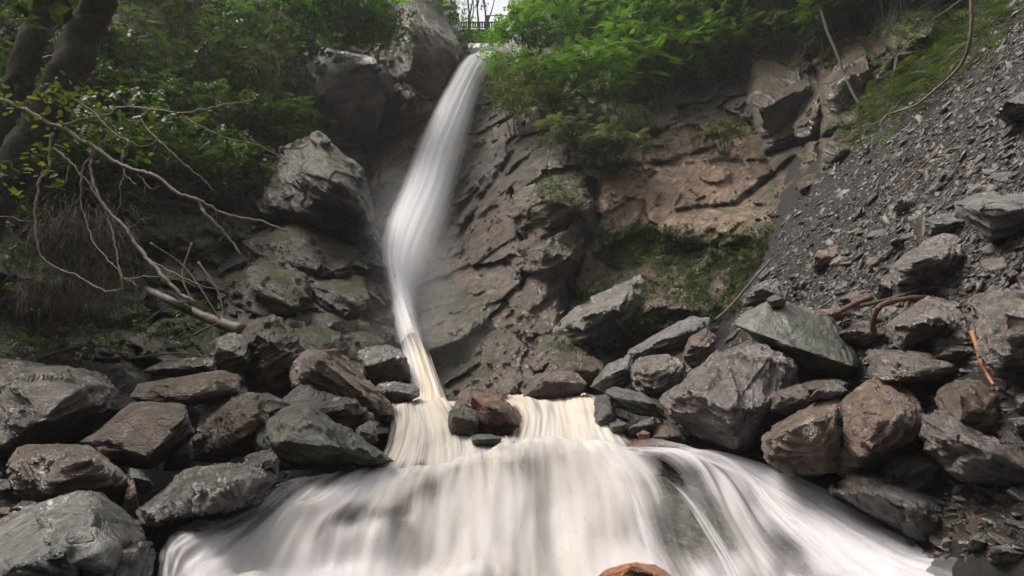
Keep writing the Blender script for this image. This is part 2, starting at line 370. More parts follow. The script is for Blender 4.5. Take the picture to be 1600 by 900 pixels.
def ground_at(x, y):
    i = np.clip((y - GY[0]) / .07, 0, len(GY) - 2); j = np.clip((x - GX[0]) / .07, 0, len(GX) - 2); i0, j0 = i.astype(int), j.astype(int); f, g = i - i0, j - j0
    return (GZ[i0, j0] * (1 - f) + GZ[i0 + 1, j0] * f) * (1 - g) + (GZ[i0, j0 + 1] * (1 - f) + GZ[i0 + 1, j0 + 1] * f) * g
def on_ground(px, py, dmin=2.5, dmax=24):
    d = np.linspace(dmin, dmax, 500); P = at(px, py, d); m = P[:, 2] < ground_at(P[:, 0], P[:, 1])
    return float(d[np.argmax(m)]) if m.any() else None

# near ground: bank soil and the scree slope
def near_ground():
    P = np.stack([_X.ravel(), _Y.ravel(), GZ.ravel()], 1)
    o = mesh('ground', P, gridfaces(len(GY), len(GX)), M['scree']); tag(o, kind='structure')
near_ground()
def far_ground():
    x = np.concatenate([np.linspace(-300, -40, 20), np.arange(-38, 39, 1.0), np.linspace(40, 300, 20)]); y = np.concatenate([np.linspace(-300, -32, 18), np.arange(-30, 60, 1.0), np.linspace(62, 400, 24)])
    X, Y = np.meshgrid(x, y)
    g = ground_z(np.clip(X, -15, 15), np.clip(Y, -5, 24)) - 1.2
    rimd = np.maximum(np.maximum((np.abs(X) - 16) / 10, (Y - 34) / 5), 0)
    plateau = sstep(0, 1, rimd)
    back = sstep(2, -14, Y)
    rise = np.clip(np.abs(X) - 17, 0, 40) * .6  # unseen side slopes, raised to block sky light
    Z = g * (1 - plateau) + (15.6 - 12 * back * sstep(30, 16, np.abs(X)) + rise) * plateau
    P = np.stack([X.ravel(), Y.ravel(), Z.ravel()], 1); P[:, 2] += fbm(P * .06, 4) * 1.0
    P[:, 2] = np.where((np.abs(P[:, 0]) < 8) & (P[:, 1] > 33) & (P[:, 1] < 90), np.minimum(P[:, 2], 15.6), P[:, 2])
    tag(mesh('terrain', P, gridfaces(len(y), len(x)), M['soil']), kind='structure')
far_ground()

# ------------------------------------------------------------------ cliffs as displaced sheets
def fol_frame(nx, ny, nz):
    """rotation whose local z is the foliation normal"""
    z = Vector((nx, ny, nz)).normalized(); return np.array(z.to_track_quat('Z', 'Y').to_matrix())
def sheet(name, x0, x1, y0, y1, step, ctrl, mat, fol, amp=1.0, keep=None, cracks=(), relief=(), smoothmask=None, zones=()):
    xs = np.arange(x0, x1 + 1, step); ys = np.arange(y0, y1 + 1, step)
    PX, PY = np.meshgrid(xs, ys); f = rbf(ctrl); D = f(PX, PY)
    P = at(PX, PY, D).reshape(-1, 3)
    L = P @ fol; k = np.ones(len(P)) * amp
    if smoothmask is not None: k = k * smoothmask(PX, PY).ravel()
    # blocks: each cell is a tilted facet pushed in or out
    w = np.stack([fbm(L * .5 + 5, 3), fbm(L * .5 + 31, 3), fbm(L * .5 + 77, 3)], 1) * .45
    hh = lambda v, q: _perm[(v * 255).astype(int) + q] / 255. - .5
    d1, gap, v, g = cellnoise((L + w * 1.2) * (.36, .36, .7), 3)
    disp = (v - .5) * .35 + (g[:, 0] * hh(v, 3) + g[:, 1] * hh(v, 50) + g[:, 2] * hh(v, 90)) * 1.5 - np.exp(-(gap / .03) ** 2) * .10
    d1, gap, v, g = cellnoise((L + w * .7) * (.95, .95, 2.2) + 9, 8)
    disp += (v - .5) * .10 + (g[:, 0] * hh(v, 3) + g[:, 1] * hh(v, 50) + g[:, 2] * hh(v, 90)) * .62
    d1, gap, v, g = cellnoise((L + w * .35) * (2.3, 2.3, 6) + 19, 11)
    disp += (v - .5) * .05 + (g[:, 0] * hh(v, 3) + g[:, 1] * hh(v, 50)) * .26 + (v - .5) * .03
    d1, gap, v, g = cellnoise((L + w * .2) * (5, 5, 14) + 29, 21)
    disp += (v - .5) * .035 + (g[:, 0] * hh(v, 3) + g[:, 1] * hh(v, 50)) * .08
    disp += fbm(L * (1.4, 1.4, 6), 6, .64) * .08 + ridged(L * (.5, .5, 2.4) + 3, 5, .6) * .05 + fbm(L * (.6, .6, 2.0) + 60, 3) * .12 + fbm(L * .25 + 40, 3) * .35
    disp *= k
    q = np.stack([PX.ravel(), PY.ravel()], 1)
    for pts, wd, dep in cracks:
        pts = np.array(pts, float); best = np.full(len(q), 1e9); jit = fbm(np.c_[q / 22., q[:, :1] * 0], 3) * 7
        for a, b in zip(pts[:-1], pts[1:]):
            t = np.clip(((q - a) @ (b - a)) / ((b - a) @ (b - a)), 0, 1); best = np.minimum(best, np.linalg.norm(q - (a + t[:, None] * (b - a)), axis=1))
        disp -= dep * np.exp(-((best + jit * .4) / wd) ** 2)
    for (cx, cy, rx, ry, h) in relief:
        disp += h * np.exp(-(((q[:, 0] - cx) / rx) ** 2 + ((q[:, 1] - cy) / ry) ** 2) ** 1.5)
    D2 = D.ravel() - disp
    P = at(PX.ravel(), PY.ravel(), D2)
    Z = np.ones((len(q), 4)); wob = fbm(np.c_[q / 60., q[:, :1] * 0], 4) * .35
    for (cx, cy, rx, ry, c3) in zones:
        r = np.sqrt(((q[:, 0] - cx) / rx) ** 2 + ((q[:, 1] - cy) / ry) ** 2) + wob; k_ = sstep(1.1, .75, r)[:, None]; Z[:, :3] = Z[:, :3] * (1 - k_) + np.array(c3) * k_
    F = gridfaces(len(ys), len(xs), keep(PX, PY) if keep is not None else None)
    V, F, Z = compact(P, F, Z)
    org = V.mean(0)
    o = mesh(name, V, F, mat, origin=org, rot=fol); za = o.data.attributes.new('zone', 'FLOAT_COLOR', 'POINT'); za.data.foreach_set('color', Z.astype(np.float32).ravel()); tag(o, kind='structure')
    def depth(px, py):
        i = int(np.clip(round((py - y0) / step), 0, len(ys) - 1)); j = int(np.clip(round((px - x0) / step), 0, len(xs) - 1))
        return float(D2.reshape(len(ys), len(xs))[i, j])
    return o, depth

gorge_ctrl = [(750,85,28),(720,150,26.3),(690,220,24.5),(660,300,22),(640,360,20),(640,420,18),(635,480,15.8),(640,530,14.3),(660,600,13),(665,640,12.3),
 (600,200,27),(580,300,24),(600,330,22),(560,250,27),(540,400,20),(560,520,17),(540,640,14),
 (620,60,26.5),(680,60,27.8),(640,150,25.5),(720,100,28.2),(700,20,29.5),(600,-60,31),(700,-60,33),
 (770,180,24),(740,300,20.5),(720,400,17.8),(700,500,14.8),(720,600,12.8),(800,300,18.5),(800,400,16),(800,500,14),(800,620,12),
 (850,250,18.5),(860,350,16),(860,450,14.3),(870,550,12.6),(900,620,11.6),
 (950,200,19.8),(950,300,17.8),(950,400,16.6),(950,500,15),(950,600,12.8),(1050,180,20.5),(1100,280,18),(1100,380,16.2),(1080,450,15),(1050,560,12.7),
 (1200,150,20.2),(1180,300,17.6),(1250,300,15.7),(1190,400,14.6),(1180,470,13.1),(1350,100,17.4),(1350,200,15.3),(1460,0,16.3),(1465,100,15.2),(1560,0,14.1),(1640,-70,13.6),(1640,60,19),(1560,200,20),(1450,350,20),(1350,450,18),(1300,0,20),(1100,50,24),
 (1000,0,26),(900,50,25.5),(850,130,23.8),(800,60,27.5),(1520,-60,15.5),(800,-60,31),(1100,-60,28),(1100,640,11.8),(1300,640,13)]
def gorge_keep(PX, PY):
    top = np.interp(PX, [500, 690, 708, 722, 738, 768, 790, 806, 1600], [-200, -200, -30, 45, 84, 84, 66, -200, -200])
    return PY > top
def gorge_smooth(PX, PY):
    e = lambda cx, cy, rx, ry: np.exp(-((PX - cx) / rx) ** 2 - ((PY - cy) / ry) ** 2)
    return 1 - .5 * e(1080, 300, 130, 70) - .5 * e(620, 220, 60, 90) - .2 * e(720, 420, 90, 180)
gorge, gorge_depth = sheet('cliff', 530, 1660, -100, 660, 2.4, gorge_ctrl, M['gorge'], fol_frame(-.62, -.25, .74), .85, gorge_keep,
    cracks=[([(925,290),(930,340),(905,400),(890,450),(885,500)], 9, 1.1), ([(800,300),(815,370),(830,400),(815,450)], 5, .5),
            ([(1265,90),(1290,150),(1275,220),(1300,300)], 5, .6), ([(1200,240),(1280,215),(1360,190)], 4, .5), ([(1060,330),(1150,320),(1240,250)], 5, .45),
            ([(740,300),(700,360),(655,430)], 5, .4), ([(800,240),(760,300),(700,400)], 5, .4), ([(950,260),(1040,255),(1120,230)], 4, .3),
            ([(1350,40),(1400,90),(1390,150)], 5, .6)],
    relief=[(860,320,70,45,.9),(860,400,50,45,.6),(1120,355,100,30,.8),(650,110,60,80,1.0),(1080,290,110,50,.3),(1330,250,60,70,.7),(1430,60,50,50,.9),(970,480,60,50,.7)],
    smoothmask=gorge_smooth, zones=[(1090,285,175,105,(2.7,2.35,2.1)),(1250,250,80,110,(1.0,.95,.7)),(1380,130,120,110,(1.1,1.0,.85)),(640,240,90,120,(2.7,2.35,2.1)),(650,90,50,70,(1.1,.85,.75)),(760,440,140,170,(1.25,1.2,1.2)),(1010,480,120,90,(1.25,1.15,.95))])

left_ctrl = [(340,330,15.6),(480,335,15.6),(600,380,14.9),(620,470,14.3),(645,560,13.5),(658,625,12.9),(500,450,13.7),(400,450,13.3),(500,550,12.6),(400,560,12.2),(560,600,12.6),(340,600,11.2),(500,660,11.5),(640,680,12.2)]
def left_keep(PX, PY):
    e = np.interp(PY, [330, 368, 400, 440, 470, 520, 560, 620, 680], [560, 588, 596, 603, 612, 622, 640, 652, 656]) + 5 * pn(np.stack([PY / 17., PY * 0, PY * 0], -1))
    return (PX < e) & (PY > np.interp(PX, [340, 480, 600], [370, 335, 372]))
sheet('cliff', 340, 662, 330, 680, 1.8, left_ctrl, M['cliff_dark'], fol_frame(.5, -.35, .78), 1.25, left_keep, cracks=[([(380,420),(470,450),(560,520),(640,560)], 5, .5), ([(430,380),(520,420),(610,440)], 5, .5), ([(400,500),(480,540),(540,600)], 6, .6)])
hill_ctrl = [(-200,-60,15),(-200,300,9),(-200,640,6.5),(0,-60,18),(0,300,12.5),(0,500,10),(0,600,8.6),(200,-60,22),(200,100,19),(200,300,15),(200,480,12),(200,600,9.6),
 (400,-60,26),(400,100,22),(400,300,17.5),(400,450,14.5),(400,600,11),(560,-60,31),(560,100,27),(560,300,21.5),(560,500,16),(560,640,13)]
hill, hill_depth = sheet('hillside', -220, 575, -100, 640, 4, hill_ctrl, M['soil'], fol_frame(.3, -.3, .8), 1.1,
    relief=[(210,90,45,60,1.2),(300,370,90,25,1.0)])

# ------------------------------------------------------------------ boulders: hulls of measured corners, layered and chipped
ICO = {}
def ico(s):
    if s not in ICO:
        bm = bmesh.new(); bmesh.ops.create_icosphere(bm, subdivisions=s, radius=1)
        ICO[s] = (np.array([v.co[:] for v in bm.verts]), np.array([[v.index for v in f.verts] for f in bm.faces])); bm.free()
    return ICO[s]
def hull_mesh(pts, n_target):
    """convex hull cut into even small triangles; every hull edge keeps its own vertices, so it stays crisp"""
    bm = bmesh.new()
    for q in pts: bm.verts.new(q)
    r = bmesh.ops.convex_hull(bm, input=bm.verts[:])
    bmesh.ops.delete(bm, geom=[v for v in bm.verts if not v.link_faces], context='VERTS')
    bmesh.ops.dissolve_limit(bm, angle_limit=R(7), verts=bm.verts[:], edges=bm.edges[:])
    bmesh.ops.recalc_face_normals(bm, faces=bm.faces[:]); bm.normal_update()
    Nn = np.array([f.normal[:] for f in bm.faces]); H = np.array([f.normal.dot(f.verts[0].co) for f in bm.faces])
    bmesh.ops.triangulate(bm, faces=bm.faces[:])
    area = sum(f.calc_area() for f in bm.faces); tgt = math.sqrt(area / n_target * 2.3)
    for _ in range(12):
        e = [e for e in bm.edges if e.calc_length() > tgt * 1.35]
        if not e: break
        bmesh.ops.subdivide_edges(bm, edges=e, cuts=1, use_grid_fill=False)
        bmesh.ops.triangulate(bm, faces=[f for f in bm.faces if len(f.verts) > 3], quad_method='SHORT_EDGE')
        if len(bm.faces) > n_target * 2.2: break
    bm.normal_update(); bm.verts.index_update()
    V = np.array([v.co[:] for v in bm.verts]); F = np.array([[v.index for v in f.verts] for f in bm.faces]); VN = np.array([v.normal[:] for v in bm.verts]); bm.free()
    return V, F, VN, Nn, H
TRI = {3: 900, 4: 3200, 5: 12000, 6: 32000, 7: 100000}
def rock_mesh(pts, fol, sub=5, p=16, amp=1.0, seed=0, strata=1.0):
    pts = np.asarray(pts, float); c = pts.mean(0)
    V, F, nn, Nn, H = hull_mesh(pts, TRI[sub]); k = float(np.cbrt(np.prod(pts.max(0) - pts.min(0))))
    off = seed * 7.31
    slack = np.sort(np.maximum(H[None] - V @ Nn.T, 0), 1)[:, 1] / k               # how near the next face is
    L = (V - c) @ fol / k; nf = nn @ fol; side = np.clip(1 - np.abs(nf[:, 2]) ** 1.5, 0, 1)
    round_ = {True: .10, False: .035}[p <= 24]                                  # water-worn or fresh broken
    ed = np.exp(-slack / round_)
    chip = np.maximum(0, fbm(L * 3.1 + off, 4, .6) + .12)
    wv = np.stack([fbm(L * 1.3 + off + 3, 2), fbm(L * 1.3 + off + 33, 2), fbm(L * 1.3 + off + 63, 2)], 1) * .2
    d1, gap, v, g = cellnoise((L + wv * .6) * (1.4, 1.4, 2.6) + off, seed & 63)
    h1 = (_perm[(v * 255).astype(int) + 3] / 255. - .5); h2 = (_perm[(v * 255).astype(int) + 99] / 255. - .5)
    d3, gap3, v3, g3 = cellnoise((L + wv * .4) * (3.4, 3.4, 9) + off * 2, (seed + 9) & 63)
    h3 = (_perm[(v3 * 255).astype(int) + 31] / 255. - .5)
    lay = L[:, 2] * 8 + fbm(L * 1.2 + off, 3) * 1.0; step = np.abs((lay % 1.0) - .5) * 2
    disp = (g[:, 0] * h1 + g[:, 1] * h2) * .10 + (v3 - .5) * .012 + (g3[:, 0] * h3 - g3[:, 1] * h1) * .045 \
        + side * strata * (sstep(.42, .58, step) - .5) * .022 + fbm(L * (3, 3, 13) + off, 6, .62) * .020 * (.35 + side) \
        + ridged(L * (2.2, 2.2, 7) + off, 5, .6) * .006 - ed * chip * .075 - ed * (.05 if p <= 24 else .012) + fbm(L * 1.1 + off, 2) * .02
    return V + nn * (disp * min(k, 1.1 + .35 * k) * amp)[:, None], F, c
def simplify(ol, tol=.055):
    """keep only the true corners of a measured outline"""
    P = np.array([q[:2] for q in ol], float); dg = np.linalg.norm(P.max(0) - P.min(0)); keep = list(range(len(ol)))
    while len(keep) > 5:
        best = None
        for a in range(len(keep)):
            p0, p1, p2 = P[keep[a - 1]], P[keep[a]], P[keep[(a + 1) % len(keep)]]
            e = p2 - p0; h = abs(e[0] * (p1 - p0)[1] - e[1] * (p1 - p0)[0]) / (np.linalg.norm(e) + 1e-6)
            if best is None or h < best[0]: best = (h, a)
        if best[0] > tol * dg: break
        keep.pop(best[1])
    return [ol[a] for a in keep]
def tint(o, c): o.color = (*c, 1); return o
def boulder(label, outline, d, thick, inner=None, mat='boulder', fol=(-.4, -.3, .8), sub=5, p=45, amp=1.0, col=(1, 1, 1), name='boulder', cat='boulder', kind=None, parent=None, group=None, strata=1.0, back=.92):
    seed = int(abs(outline[0][0] * 7 + outline[0][1] * 3)) % 97
    ol = [(q[0], q[1], q[2] if len(q) > 2 else 0) for q in outline]
    if p > 24: ol = simplify(ol)
    if not kind:
        bx, by = sum(q[0] for q in ol) / len(ol), max(q[1] for q in ol); my = sum(q[1] for q in ol) / len(ol)
        g1, g2 = on_ground(bx, by), on_ground(bx, my)
        if g1: d = min(d, g1 + .05)
        if g2: d = min(d, g2 - .15 * thick)
    cx = sum(q[0] for q in ol) / len(ol); cyy = sum(q[1] for q in ol) / len(ol)
    pts = [at(a, b, d + z) for a, b, z in ol]
    rs = random.Random(seed)
    pts += [at(cx + (a - cx) * back, cyy + (b - cyy) * back, d + z + thick * rs.uniform(.8, 1.1)) for a, b, z in ol]
    if inner is None or len(inner) < 5:
        ys_ = [q[1] for q in ol]; hh = (max(ys_) - min(ys_)) / 2; ym = (max(ys_) + min(ys_)) / 2
        pts = [at(a, b, d + z + max(0, (ym - b) / hh) * thick * .45) for a, b, z in ol]
        pts += [at(cx + (a - cx) * back, cyy + (b - cyy) * back, d + z + thick * rs.uniform(.9, 1.15)) for a, b, z in ol]
    if inner is None:
        sl_ = rs.uniform(-.25, .25); inner = [(cx + t * (max(q[0] for q in ol) - cx) * .62, ym - hh * (.15 + sl_ * t) , -thick * rs.uniform(.25, .4)) for t in (-1, -.1, 1)] + [(cx - hh * .2, ym + hh * .6, -thick * .2)]
    if False:
        inner = [(cx + (a - cx) * .55, cyy + (b - cyy) * .5, -thick * rs.uniform(.15, .45)) for a, b, z in ol[::2]]
    pts += [at(a, b, d + z) for a, b, z in inner]
    fr = fol_frame(*fol); V, F, c = rock_mesh(pts, fr, sub, p, amp, seed, strata)
    base = np.array([c[0], c[1], V[:, 2].min()])
    o = mesh(name, V, F, M[mat], origin=base, rot=fr)
    tint(o, col)
    if kind: tag(o, kind=kind)
    else: tag(o, label, cat, group)
    return o

# ------------------------------------------------------------------ crags standing out of the cliffs (part of the setting)
def crag(outline, d, thick, **k):
    k.setdefault('mat', 'cliff_dark'); k.setdefault('sub', 6)
    return boulder(None, outline, d, thick, name='cliff_crag', kind='structure', **k)
# upper left block and the dark wall below it
crag([(470,70),(545,78),(598,95),(612,140),(604,200),(585,235),(540,235),(480,210),(440,140)], 23, 5, inner=[(560,100,-1.6),(596,130,-1.3),(590,190,-.8),(500,150,-1.8),(520,205,-.5)], mat='cliff_dark', fol=(-.5,-.2,.8), col=(1.25,1.2,1.25))
crag([(440,190),(550,215),(578,250),(570,330),(545,380),(470,360),(420,260)], 23.4, 5, inner=[(540,260,-.5),(570,300,-.7),(500,300,-.9)], mat='cliff_dark', col=(.8,.76,.76), amp=.7)
# reddish rock left of the lip
crag([(596,-60),(650,-60),(700,20),(722,70),(700,130),(676,178),(640,150),(612,120),(600,60)], 25.4, 5, inner=[(640,30,-1.8),(676,90,-1.6),(640,110,-1.5),(690,120,-.6)], mat='cliff', fol=(.7,-.3,.6), col=(.85,.72,.68), amp=.8)
crag([(700,62),(716,62),(722,84),(712,105),(697,100)], 26.5, 2, mat='pale', sub=4)
# rock sill the stream runs over behind the lip
crag([(716,78),(745,73),(785,71),(812,74),(812,104),(716,104)], 28.9, 3.5, inner=[(730,84,-.5),(790,82,-.5),(760,95,-.6),(735,98,-.5),(795,98,-.5)], mat='cliff', sub=5, amp=.5)
# pointed dark nose in the gully
crag([(596,258),(632,268),(662,300),(650,322),(610,312),(590,290)], 21.8, 2, mat='cliff', col=(.95,.9,.88), amp=.6)
# big overhanging crag above the plunge
crag([(425,262),(445,225),(500,208),(540,232),(566,262),(580,310),(598,368),(596,402),(560,392),(500,358),(430,350),(395,330)], 15.6, 4, inner=[(470,268,-1.5),(530,285,-1.6),(560,320,-1.2),(470,335,-1.5),(575,370,-.4)], mat='cliff_brown', fol=(.55,-.3,.75), sub=7, col=(.8,.76,.74), amp=1.2)
# lower left face running down to the chute
for (ol, d, th, inn, cc) in [
 ([(375,372),(470,346),(560,380),(606,412),(612,440),(540,450),(430,430),(370,410)], 14.4, 4, [(440,385,-1.0),(530,415,-1.1),(590,425,-.6),(450,420,-1.2),(540,440,-1.2)], 1.2),
 ([(400,420),(500,412),(590,430),(624,470),(632,515),(560,520),(450,480)], 13.9, 4, [(480,440,-1.0),(560,470,-1.2),(610,490,-.6),(500,475,-1.2),(560,505,-1.2)], 1.3),
 ([(350,440),(400,405),(470,430),(500,480),(470,520),(400,520),(350,490)], 12.9, 3, [(410,440,-.8),(460,470,-.9),(420,500,-.9),(380,480,-.7),(450,505,-.8)], 1.15),
 ([(450,480),(540,490),(640,520),(652,565),(650,600),(560,590),(470,560)], 13.2, 4, [(520,510,-1.0),(600,535,-1.0),(630,570,-.6),(530,560,-1.3),(600,585,-1.1)], 1.25),
 ([(500,545),(580,560),(655,590),(660,640),(600,660),(520,640),(480,590)], 12.4, 3, [(560,580,-.9),(620,605,-.8),(560,630,-1.1),(620,640,-.8),(520,610,-.7)], 1.1),
 ([(400,500),(470,490),(540,520),(560,570),(520,600),(440,590),(390,550)], 12.2, 3, [(440,520,-.8),(500,540,-1.0),(470,575,-1.1),(520,575,-.8),(420,560,-.7)], 1.2)]:
    crag(ol, d + .45, th, inner=inn, mat='cliff_brown', fol=(.5,-.35,.78), sub=6, col=(cc,cc*.92,cc*.86), amp=1.4)
crag([(560,545),(600,538),(632,548),(645,590),(610,600),(560,590)], 11.7, 2, mat='boulder', col=(1.0,1.0,.95), sub=5)
# ribs and blocks of the right face
crag([(800,300),(835,285),(905,285),(928,310),(922,350),(880,378),(820,372),(795,340)], 16.3, 3, inner=[(850,310,-1.3),(900,320,-1.1),(860,350,-1.2)], mat='cliff', fol=(-.4,-.3,.85), amp=1.1, col=(.95,.9,.85))
crag([(812,385),(870,360),(912,370),(905,410),(880,450),(840,450),(815,420)], 15.1, 2.5, inner=[(850,390,-1.1),(885,400,-.9),(850,430,-.8)], mat='cliff', fol=(-.4,-.3,.85), amp=1.2)
crag([(868,520),(900,480),(950,450),(1000,432),(1008,460),(980,520),(940,552),(890,552)], 13.3, 2.5, inner=[(920,490,-1.2),(965,480,-1.2),(930,530,-.9)], mat='pale', fol=(-.5,-.4,.75), amp=1.2, col=(.85,.78,.68))
crag([(845,590),(868,535),(905,545),(948,560),(952,600),(930,640),(870,640)], 12.1, 2.5, mat='cliff', fol=(-.5,-.4,.75), col=(1.1,1,.85))
crag([(965,520),(1010,455),(1075,450),(1110,480),(1100,520),(1040,520)], 13.6, 2.5, mat='cliff', col=(1.05,.98,.88), amp=1.2)
crag([(1180,80),(1270,75),(1285,150),(1250,250),(1190,255),(1165,160)], 19.3, 4, mat='cliff', col=(.75,.7,.62), fol=(-.7,-.5,.4), amp=.7)
crag([(1285,130),(1345,50),(1372,110),(1340,200),(1290,215)], 17.2, 3, mat='cliff', col=(.8,.75,.68), fol=(-.7,-.5,.4), amp=.8)
crag([(1395,95),(1440,45),(1480,35),(1470,85),(1420,140),(1390,130)], 15.9, 3, mat='cliff', col=(1.0,.92,.82), fol=(-.7,-.5,.4), amp=.8)
crag([(1290,230),(1320,190),(1350,200),(1350,240),(1300,290),(1275,290)], 15.5, 3, mat='cliff', col=(.8,.75,.62), fol=(-.7,-.5,.4), amp=.9)
crag([(1240,290),(1262,255),(1300,262),(1290,310),(1250,330)], 15.6, 2, mat='cliff', col=(.75,.7,.6), amp=.9)
# bedrock by the water, bottom right, and under the cascade
crag([(1290,765),(1340,742),(1430,748),(1485,800),(1485,850),(1460,868),(1390,830),(1330,795)], 6.0, 1.0, inner=[(1370,770,-.2),(1430,800,-.25),(1440,840,-.25)], mat='boulder', fol=(.6,-.3,.7), col=(.8,.85,.82), amp=.7)

# ------------------------------------------------------------------ boulders, one by one
B = boulder
# --- right bank
B('largest slab boulder right of the cascade, wet lavender-grey face tilted to the water', [(1038,625),(1085,580),(1130,545),(1190,530),(1252,562),(1245,610),(1215,665),(1150,715),(1105,690),(1048,655)], 8.2, 1.1, inner=[(1075,610,-.5),(1140,560,-.3),(1200,560,-.35),(1140,640,-.9),(1190,640,-.8),(1150,700,-.6)], fol=(-.5,-.55,.65), sub=6, col=(1.5,1.45,1.55), p=40)
B('flat-topped green-grey slab with rust patch, balanced on the right bank pile', [(1148,492),(1175,470),(1215,466),(1300,495),(1345,545),(1370,578),(1350,592),(1285,592),(1225,572),(1190,530),(1150,512)], 8.9, 1.3, inner=[(1150,508,-.5),(1250,545,-.95),(1330,572,-.95),(1240,572,-.5),(1300,592,-.55)], mat='green', fol=(-.15,-.5,.85), sub=6, p=52, amp=.45, strata=1.0)
B('ridged brown boulder with layered grain in front of the green-grey slab', [(1310,660),(1318,625),(1370,588),(1418,605),(1445,645),(1430,690),(1375,735),(1330,748),(1305,720)], 6.6, 1.0, inner=[(1345,640,-.5),(1400,650,-.6),(1360,700,-.6),(1420,640,-.3)], mat='boulder_brown', fol=(-.55,-.5,.65), sub=6, col=(1.8,1.65,1.6), amp=1.2)
B('split brown-grey boulder leaning left beside the ridged brown one', [(1195,680),(1240,650),(1300,618),(1322,625),(1325,690),(1310,735),(1240,740),(1195,715)], 6.75, .9, inner=[(1235,670,-.45),(1300,645,-.4),(1290,700,-.5)], mat='boulder_brown', fol=(-.55,-.5,.65), sub=6, col=(1.75,1.65,1.6), amp=1.1)
B('long low grey slab lying flat behind the ridged brown boulder', [(1345,560),(1352,545),(1440,543),(1520,556),(1530,578),(1500,600),(1420,605),(1365,598)], 8.1, .9, inner=[(1400,560,-.3),(1490,572,-.3),(1420,590,-.5)], fol=(-.1,-.3,.95), col=(1.45,1.4,1.35), sub=5)
B('angular brown-grey boulder with a facing kite-shaped side, right edge of pile', [(1460,620),(1478,598),(1530,588),(1565,612),(1578,650),(1575,690),(1520,690),(1470,665)], 7.0, .9, inner=[(1500,615,-.35),(1540,640,-.4),(1500,660,-.4)], mat='boulder_brown', fol=(.3,-.5,.8), col=(1.35,1.3,1.3), p=56, amp=.6)
B('silvery folded boulder with wavy grain in the middle of the right pile', [(1388,510),(1420,480),(1450,462),(1500,470),(1522,505),(1515,540),(1470,548),(1410,548)], 9.1, .9, inner=[(1425,505,-.4),(1475,500,-.45),(1500,525,-.2)], fol=(-.7,-.4,.6), col=(1.75,1.72,1.85), sub=6, amp=1.2)
B('purple-grey slab boulder pointing up the scree above the dark branch', [(1392,415),(1420,392),(1475,362),(1505,372),(1520,405),(1490,432),(1430,455),(1398,450)], 10.4, 1.0, inner=[(1430,410,-.4),(1480,395,-.45),(1470,425,-.3)], fol=(-.6,-.5,.6), col=(1.6,1.55,1.8), sub=6)
B('small lavender rock at the foot of the purple-grey slab boulder', [(1365,460),(1385,432),(1402,440),(1405,468),(1372,470)], 10.1, .5, col=(1.7,1.65,2.0), sub=4)
B('large pale grey slab with a pointed lower corner at the right edge', [(1492,318),(1530,300),(1620,296),(1680,310),(1660,345),(1590,352),(1548,380),(1520,350)], 9.4, .8, inner=[(1530,320,-.25),(1600,325,-.4),(1550,360,-.2)], mat='pale', fol=(-.2,-.7,.65), sub=6, amp=.7, p=48)
B('dark squared rock under the left corner of the pale grey slab', [(1447,345),(1480,330),(1510,340),(1520,360),(1490,372),(1452,368)], 9.8, .6, col=(.8,.75,.75), sub=5)
B('big grey boulder cut by the right edge beside the orange stick', [(1532,470),(1570,450),(1640,440),(1700,480),(1700,570),(1640,592),(1560,585),(1530,540)], 7.9, 1.2, inner=[(1570,490,-.5),(1640,500,-.5),(1580,550,-.5)], fol=(-.2,-.6,.7), col=(1.35,1.32,1.25), sub=6)
B('long slab sloping down to the right edge above a dark hollow', [(1440,655),(1478,643),(1560,690),(1660,740),(1690,800),(1600,790),(1500,750),(1445,700)], 6.1, .8, inner=[(1490,680,-.4),(1580,725,-.4),(1520,735,-.35)], fol=(.45,-.3,.85), col=(1.5,1.5,1.6), sub=6)
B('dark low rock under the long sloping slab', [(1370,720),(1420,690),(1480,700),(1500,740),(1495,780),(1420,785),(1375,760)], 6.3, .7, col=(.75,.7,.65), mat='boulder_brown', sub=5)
B('grey slanted rock wedged between ridged boulder and long sloping slab', [(1435,650),(1450,640),(1492,668),(1490,705),(1455,702),(1430,685)], 6.75, .5, fol=(.5,-.3,.8), col=(1.2,1.2,1.2), sub=5)
B('long pale wedge boulder leaning on the cliff foot, rusty at its lower end', [(978,560),(985,545),(1030,518),(1080,496),(1108,498),(1110,515),(1080,545),(1040,560),(990,575)], 10.2, .8, inner=[(1020,540,-.35),(1080,515,-.35)], mat='pale', fol=(-.45,-.35,.8), col=(.95,.93,.95), sub=5)
B('blocky grey boulder below the long pale wedge boulder', [(984,580),(1000,556),(1045,553),(1070,565),(1072,590),(1050,622),(1005,622),(988,605)], 9.3, .7, inner=[(1010,575,-.35),(1050,580,-.35),(1025,605,-.4)], mat='boulder', col=(1.9,1.9,1.8), sub=5)
B('brown upright rock between pale wedge boulder and lavender slab boulder', [(1066,560),(1080,525),(1105,512),(1118,530),(1112,560),(1085,580)], 9.5, .5, mat='boulder_brown', col=(1.5,1.3,1.2), sub=5)
B('greenish slanted rock at the left end of the right bank pile', [(920,605),(950,570),(985,555),(992,575),(985,600),(950,615)], 9.6, .6, mat='green', col=(.9,.9,.9), sub=5)
B('thin grey slab tilted down toward the lavender slab boulder', [(946,612),(958,604),(1000,612),(1040,640),(1042,656),(1010,650),(965,635)], 8.7, .5, mat='pale', fol=(.5,-.3,.8), col=(.8,.82,.82), sub=5, strata=1.5)
B('purple-red wet block beside the top of the cascade', [(818,620),(828,590),(850,580),(895,580),(918,600),(905,618),(860,628)], 9.9, .8, inner=[(850,595,-.3),(890,597,-.3)], mat='boulder', col=(1.5,1.05,1.15), sub=5)
B('small grey-green rock behind the right lobe of the cascade', [(862,620),(880,609),(905,611),(908,624),(875,626)], 10.2, .4, mat='green', col=(.8,.85,.8), sub=4)
